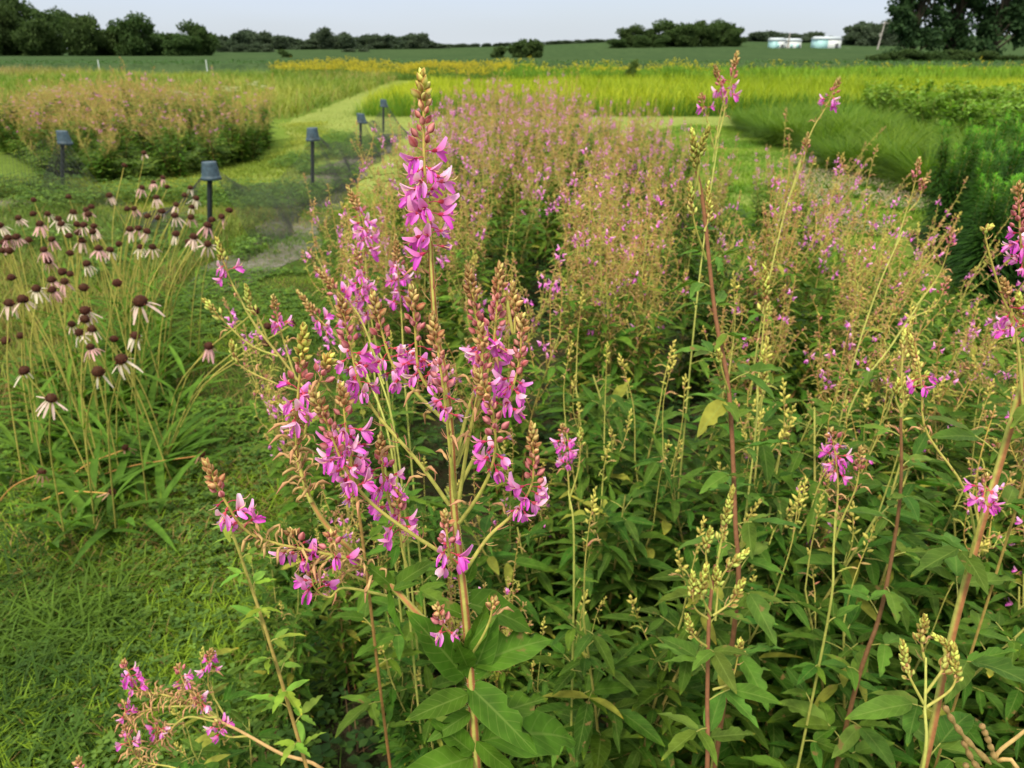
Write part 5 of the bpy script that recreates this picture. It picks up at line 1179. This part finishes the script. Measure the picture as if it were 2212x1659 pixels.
for i, px in enumerate(list(range(965, 1330, 22))):
    Y = 430; x = xat(px, Y); tp = np.interp(px, [965, 1010, 1100, 1180, 1230, 1330], [103, 107, 105, 101, 103, 98]); h = max(2.5, top_h(tp, Y) - float(terr(x, Y)))
    T_at(TPF, i, px, Y, 26 / FPX * Y / 10, h / 10, 'tiny far tree on the horizon behind the centre of the fields', 'trees on the centre horizon', rz=rt.uniform(0, 6))
for px, tp, wpx, Y, lab in [(617, 108, 26, 120, 'small round dark bush at the near edge of the far field, left of centre'), (1074, 102, 38, 115, 'round dark bush standing alone in the field, left of a wider pair'), (1120, 92, 36, 117, 'left half of the wide dark bush pair in the field'), (1150, 92, 38, 115, 'right half of the wide dark bush pair in the field')]:
    x = xat(px, Y); h = top_h(tp, Y); o = tree('bush', 10, 10, int(px), 4200, .9, low=.02, trunk=.05, lobes=8); tpl_place(o, px, Y, wpx / FPX * Y / 10 * 1.1, h / 10, lab, None, 'bush')
for i, (px, tp, wpx) in enumerate([(1335, 90, 34), (1360, 70, 42), (1385, 84, 30), (1405, 74, 34), (1425, 84, 30), (1444, 62, 56), (1475, 68, 40), (1500, 62, 40), (1530, 66, 44), (1560, 62, 42), (1585, 72, 34), (1610, 86, 34), (1640, 79, 44), (1675, 78, 44), (1710, 82, 40), (1745, 79, 44), (1775, 86, 36), (1835, 66, 44), (1868, 66, 42), (1895, 68, 40), (1915, 62, 36)]):
    Y = 250 if i < 11 else (330 if i < 17 else 270); Y += (i % 2) * 8; x = xat(px, Y); h = top_h(tp, Y) - float(terr(x, Y))
    g = ('dark tree of the farm grove right of centre', 'trees of the farm grove') if i < 11 else (('haze tinted grey green tree behind the white farm sheds', 'trees behind the farm sheds') if i < 17 else ('tree between the white shed and the big tree', 'trees beside the utility pole'))
    T_at(TP if i < 11 else TPF, i, px, Y, wpx / FPX * Y / 10 * 1.1, max(.2, h / 10 * 1.05), g[0], g[1], rz=rt.uniform(0, 6))
for px, w, h, Y, hl, lab in [(1965, 6.2, 12.5, 92, .50, 'left of the three big open crowned trees at the right'), (2055, 7.0, 15, 95, .42, 'middle one of the three big trees at the right'), (2140, 6.4, 15, 92, .42, 'right hand one of the three big trees at the right, with a ragged right side')]:
    o = tree('tree', w, h, 500 + px, 22000, .38, (.016, .040, .016), (.045, .092, .032), lobes=22, low=.0, holes=hl); tpl_place(o, px, Y, 1, 1, lab)
for i, (px, tp, wpx) in enumerate([(1905, 116, 40), (1945, 110, 40), (1985, 114, 44), (2030, 112, 44), (2070, 110, 44), (2115, 113, 40), (2160, 120, 44), (2205, 118, 50)]):
    T_at(TP, i, px, 80, wpx / FPX * 80 / 10 * 1.3, max(.12, top_h(tp, 80) / 10 * 1.1), 'low dark shrub under the three big trees', 'shrubs under the big trees', 'shrub', rz=rt.uniform(0, 6))
o = tree('bush', 10, 10, 77, 1800, 1.0, (.05, .10, .02), (.09, .14, .03), low=.15, lobes=6); tpl_place(o, 1364, 46, .075, .115, 'small lone green sapling sticking up from the weeds before the farm grove', None, 'sapling')
for p in TP + TPF:
    if p.name not in usedt:
        for c in list(p.children): bpy.data.objects.remove(c)
        bpy.data.objects.remove(p)

# ================================================================== FARM SHEDS, POLES, MARKERS
M_WH = solid_mat('white_siding', (.62, .66, .68), .6, .08, 3); M_TQ = solid_mat('turquoise_panel', (.34, .58, .60), .5, .1, 3); M_RF = solid_mat('pale_roof', (.42, .48, .52), .6, .1, 2)
M_WD = solid_mat('weathered_wood', (.20, .17, .14), .9, .2, 8); M_DK = solid_mat('dark_opening', (.03, .04, .045), .4, .1, 3)
def box(mb, lo, hi):
    x0, y0, z0 = lo; x1, y1, z1 = hi; V = [(x, y, z) for z in (z0, z1) for y in (y0, y1) for x in (x0, x1)]
    mb.add(V, q=[[0, 2, 3, 1], [4, 5, 7, 6], [0, 1, 5, 4], [1, 3, 7, 5], [3, 2, 6, 7], [2, 0, 4, 6]])
def shed(px, Y, w, h, d, label, left_tq, windows, pz=None):
    x = xat(px, Y); z = (float(terr(x, Y)) if pz is None else pz); root = empty('farm_shed', (x, Y, z)); tag(root, label, 'shed')
    m = MB(); box(m, (-w / 2 + (w * .45 if left_tq else 0), 0, 0), (w / 2, d, h)); m.build('wall', M_WH, root, False)
    if left_tq: m = MB(); box(m, (-w / 2, 0, 0), (-w / 2 + w * .45 - .003, d, h)); m.build('side_wall', M_TQ, root, False)
    m = MB(); e = .25; hh = h * .22
    V = [(-w / 2 - e, -e, h + .003), (w / 2 + e, -e, h + .003), (w / 2 + e, d + e, h + .003), (-w / 2 - e, d + e, h + .003), (-w / 2 - e, d / 2, h + hh), (w / 2 + e, d / 2, h + hh)]
    m.add(V, q=[[0, 1, 5, 4], [2, 3, 4, 5], [3, 2, 1, 0]], t=[[0, 4, 3], [1, 2, 5]]); m.build('roof', M_RF, root, False)
    for k in range(windows):
        m = MB(); wx = -w / 2 + w * (k + .6) / (windows + .2); box(m, (wx - .35, -.03, h * .35), (wx + .35, -.003, h * .72)); m.build('window', M_TQ, root, False)
    m = MB(); box(m, (w * .32 - .45, -.025, 0.003), (w * .32 + .45, -.003, h * .62)); m.build('door', M_DK, root, False)
YS = 235
zb = CAMH + (108 - 111) / FPX * YS * 1.08
shed(1679, YS, 3.4, 2.9, 4, 'small white and turquoise shed, leftmost of the farm buildings', True, 1, zb); shed(1714, YS + 1, 3.6, 2.8, 4, 'small white shed just right of the leaning pole', False, 2, zb)
shed(1788, YS, 6.6, 3.1, 5, 'largest farm building, long white box with a turquoise left end', True, 0, zb + .1)
m = MB(); x0, x1 = xat(1623, YS + 6), xat(1835, YS + 6)
for k in range(14):
    a = x0 + (x1 - x0) * k / 14; box(m, (a, YS + 6, zb), (a + (x1 - x0) / 14 - .25, YS + 6.2, zb + .9))
box(m, (x0, YS + 6.05, zb + .903), (x1, YS + 6.15, zb + 1.02))
tag(m.build('farm_wall', M_WH, None, False), 'long low white wall running behind the farm sheds', 'wall')
def pole(px, Y, tp, label, lean, bar=True):
    x = xat(px, Y); z0 = float(terr(x, Y)); h = top_h(tp, Y) - z0; root = empty('utility_pole', (x, Y, z0)); tag(root, label, 'pole')
    m = MB(); tube(m, [(0, 0, 0), (lean, 0, h)], [.22, .15], 8); m.build('mast', M_WD2, root)
    if bar: m = MB(); tube(m, [(lean - .9, 0, h * .93), (lean + .9, 0, h * .93)], .07, 6); m.build('crossarm', M_WD2, root)
    m = MB(); tube(m, [(lean * .5 - .32, -.1, h * .5), (lean * .5 - .32, -.1, h * .62)], .22, 8); m.build('transformer', M_WD2, root)
M_WD2 = solid_mat('grey_pole_wood', (.30, .28, .26), .9, .15, 5)
pole(1700, 232, 79, 'thick grey pole standing between the two small sheds', .1, False); pole(1893, 225, 60, 'tall leaning utility pole left of the big trees', .9)
for px, lab in [(228, 'thin white marker post left, at the edge of the soybean field'), (457, 'thin white marker post right, at the edge of the soybean field')]:
    x = xat(px, 62); m = MB(); tube(m, [(0, 0, 0), (0, 0, .86)], .03, 8); tube(m, [(0, 0, .86), (0, 0, .94)], [.04, .035], 8)
    o = m.build('marker_post', M_WH); o.location = (x, 61, 0); tag(o, lab, 'post')

# ================================================================== LIGHT, SKY, CAMERA
w = bpy.data.worlds.new('World'); SC.world = w; w.use_nodes = True
N, L = w.node_tree.nodes, w.node_tree.links; N.clear()
SUN_EL, SUN_AZ = math.radians(52), math.radians(205)
sky = N.new('ShaderNodeTexSky'); sky.sky_type = 'NISHITA'; sky.sun_disc = False; sky.sun_elevation = SUN_EL; sky.sun_rotation = SUN_AZ; sky.air_density = 1.0; sky.dust_density = 2.0
tc = N.new('ShaderNodeTexCoord'); sp = N.new('ShaderNodeSeparateXYZ'); L.new(tc.outputs['Generated'], sp.inputs[0])
ramp = N.new('ShaderNodeValToRGB'); L.new(sp.outputs['Z'], ramp.inputs[0]); e = ramp.color_ramp.elements
e[0].position = 0.0; e[0].color = (4.5, 4.85, 5.15, 1); e[1].position = 1.0; e[1].color = (16.5, 16.0, 14.2, 1)
a = ramp.color_ramp.elements.new(.10); a.color = (3.8, 4.5, 5.8, 1); b = ramp.color_ramp.elements.new(.45); b.color = (8.6, 8.6, 8.2, 1)
no = N.new('ShaderNodeTexNoise'); mpn = N.new('ShaderNodeMapping'); mpn.inputs['Scale'].default_value = (1.2, 1.2, 7); L.new(tc.outputs['Generated'], mpn.inputs[0]); L.new(mpn.outputs[0], no.inputs['Vector']); no.inputs['Scale'].default_value = 1.6; no.inputs['Detail'].default_value = 3
mr = N.new('ShaderNodeMapRange'); mr.inputs[1].default_value = .3; mr.inputs[2].default_value = .7; mr.inputs[3].default_value = .72; mr.inputs[4].default_value = .95; L.new(no.outputs['Fac'], mr.inputs[0])
mx = N.new('ShaderNodeMix'); mx.data_type = 'RGBA'; L.new(mr.outputs[0], mx.inputs[0]); L.new(sky.outputs[0], mx.inputs[6]); L.new(ramp.outputs[0], mx.inputs[7])
bg = N.new('ShaderNodeBackground'); bg.inputs['Strength'].default_value = .12; L.new(mx.outputs[2], bg.inputs['Color'])
wo = N.new('ShaderNodeOutputWorld'); L.new(bg.outputs[0], wo.inputs[0])

sl = bpy.data.lights.new('sun', 'SUN'); sl.energy = 2.7; sl.angle = math.radians(10); sl.color = (1, .90, .72)
so = bpy.data.objects.new('sun', sl); COL.objects.link(so)
sd = Vector((math.sin(SUN_AZ) * math.cos(SUN_EL), math.cos(SUN_AZ) * math.cos(SUN_EL), math.sin(SUN_EL)))
so.rotation_euler = sd.to_track_quat('Z', 'Y').to_euler(); so.location = (0, 0, 30)

cam = bpy.data.cameras.new('camera'); co = bpy.data.objects.new('camera', cam); COL.objects.link(co); SC.camera = co
co.location = (0, 0, CAMH); co.rotation_euler = (math.radians(90) - PITCH, 0, 0)
cam.sensor_width = 36; cam.lens = FPX / 2212 * 36; cam.clip_end = 4000; cam.clip_start = .02
cam.dof.use_dof = True; cam.dof.focus_distance = .655; cam.dof.aperture_fstop = 14.0
SC.view_settings.view_transform = 'Standard'; SC.view_settings.look = 'None'; SC.view_settings.exposure = 0.5; SC.view_settings.gamma = 1.0
SC.cycles.max_bounces = 6; SC.cycles.transmission_bounces = 3; SC.cycles.diffuse_bounces = 3; SC.cycles.glossy_bounces = 2
[print('LONG', o['label']) for o in bpy.data.objects if 'label' in o and len(o['label'].replace('-',' ').split()) > 16]
print('objects', len(bpy.data.objects))
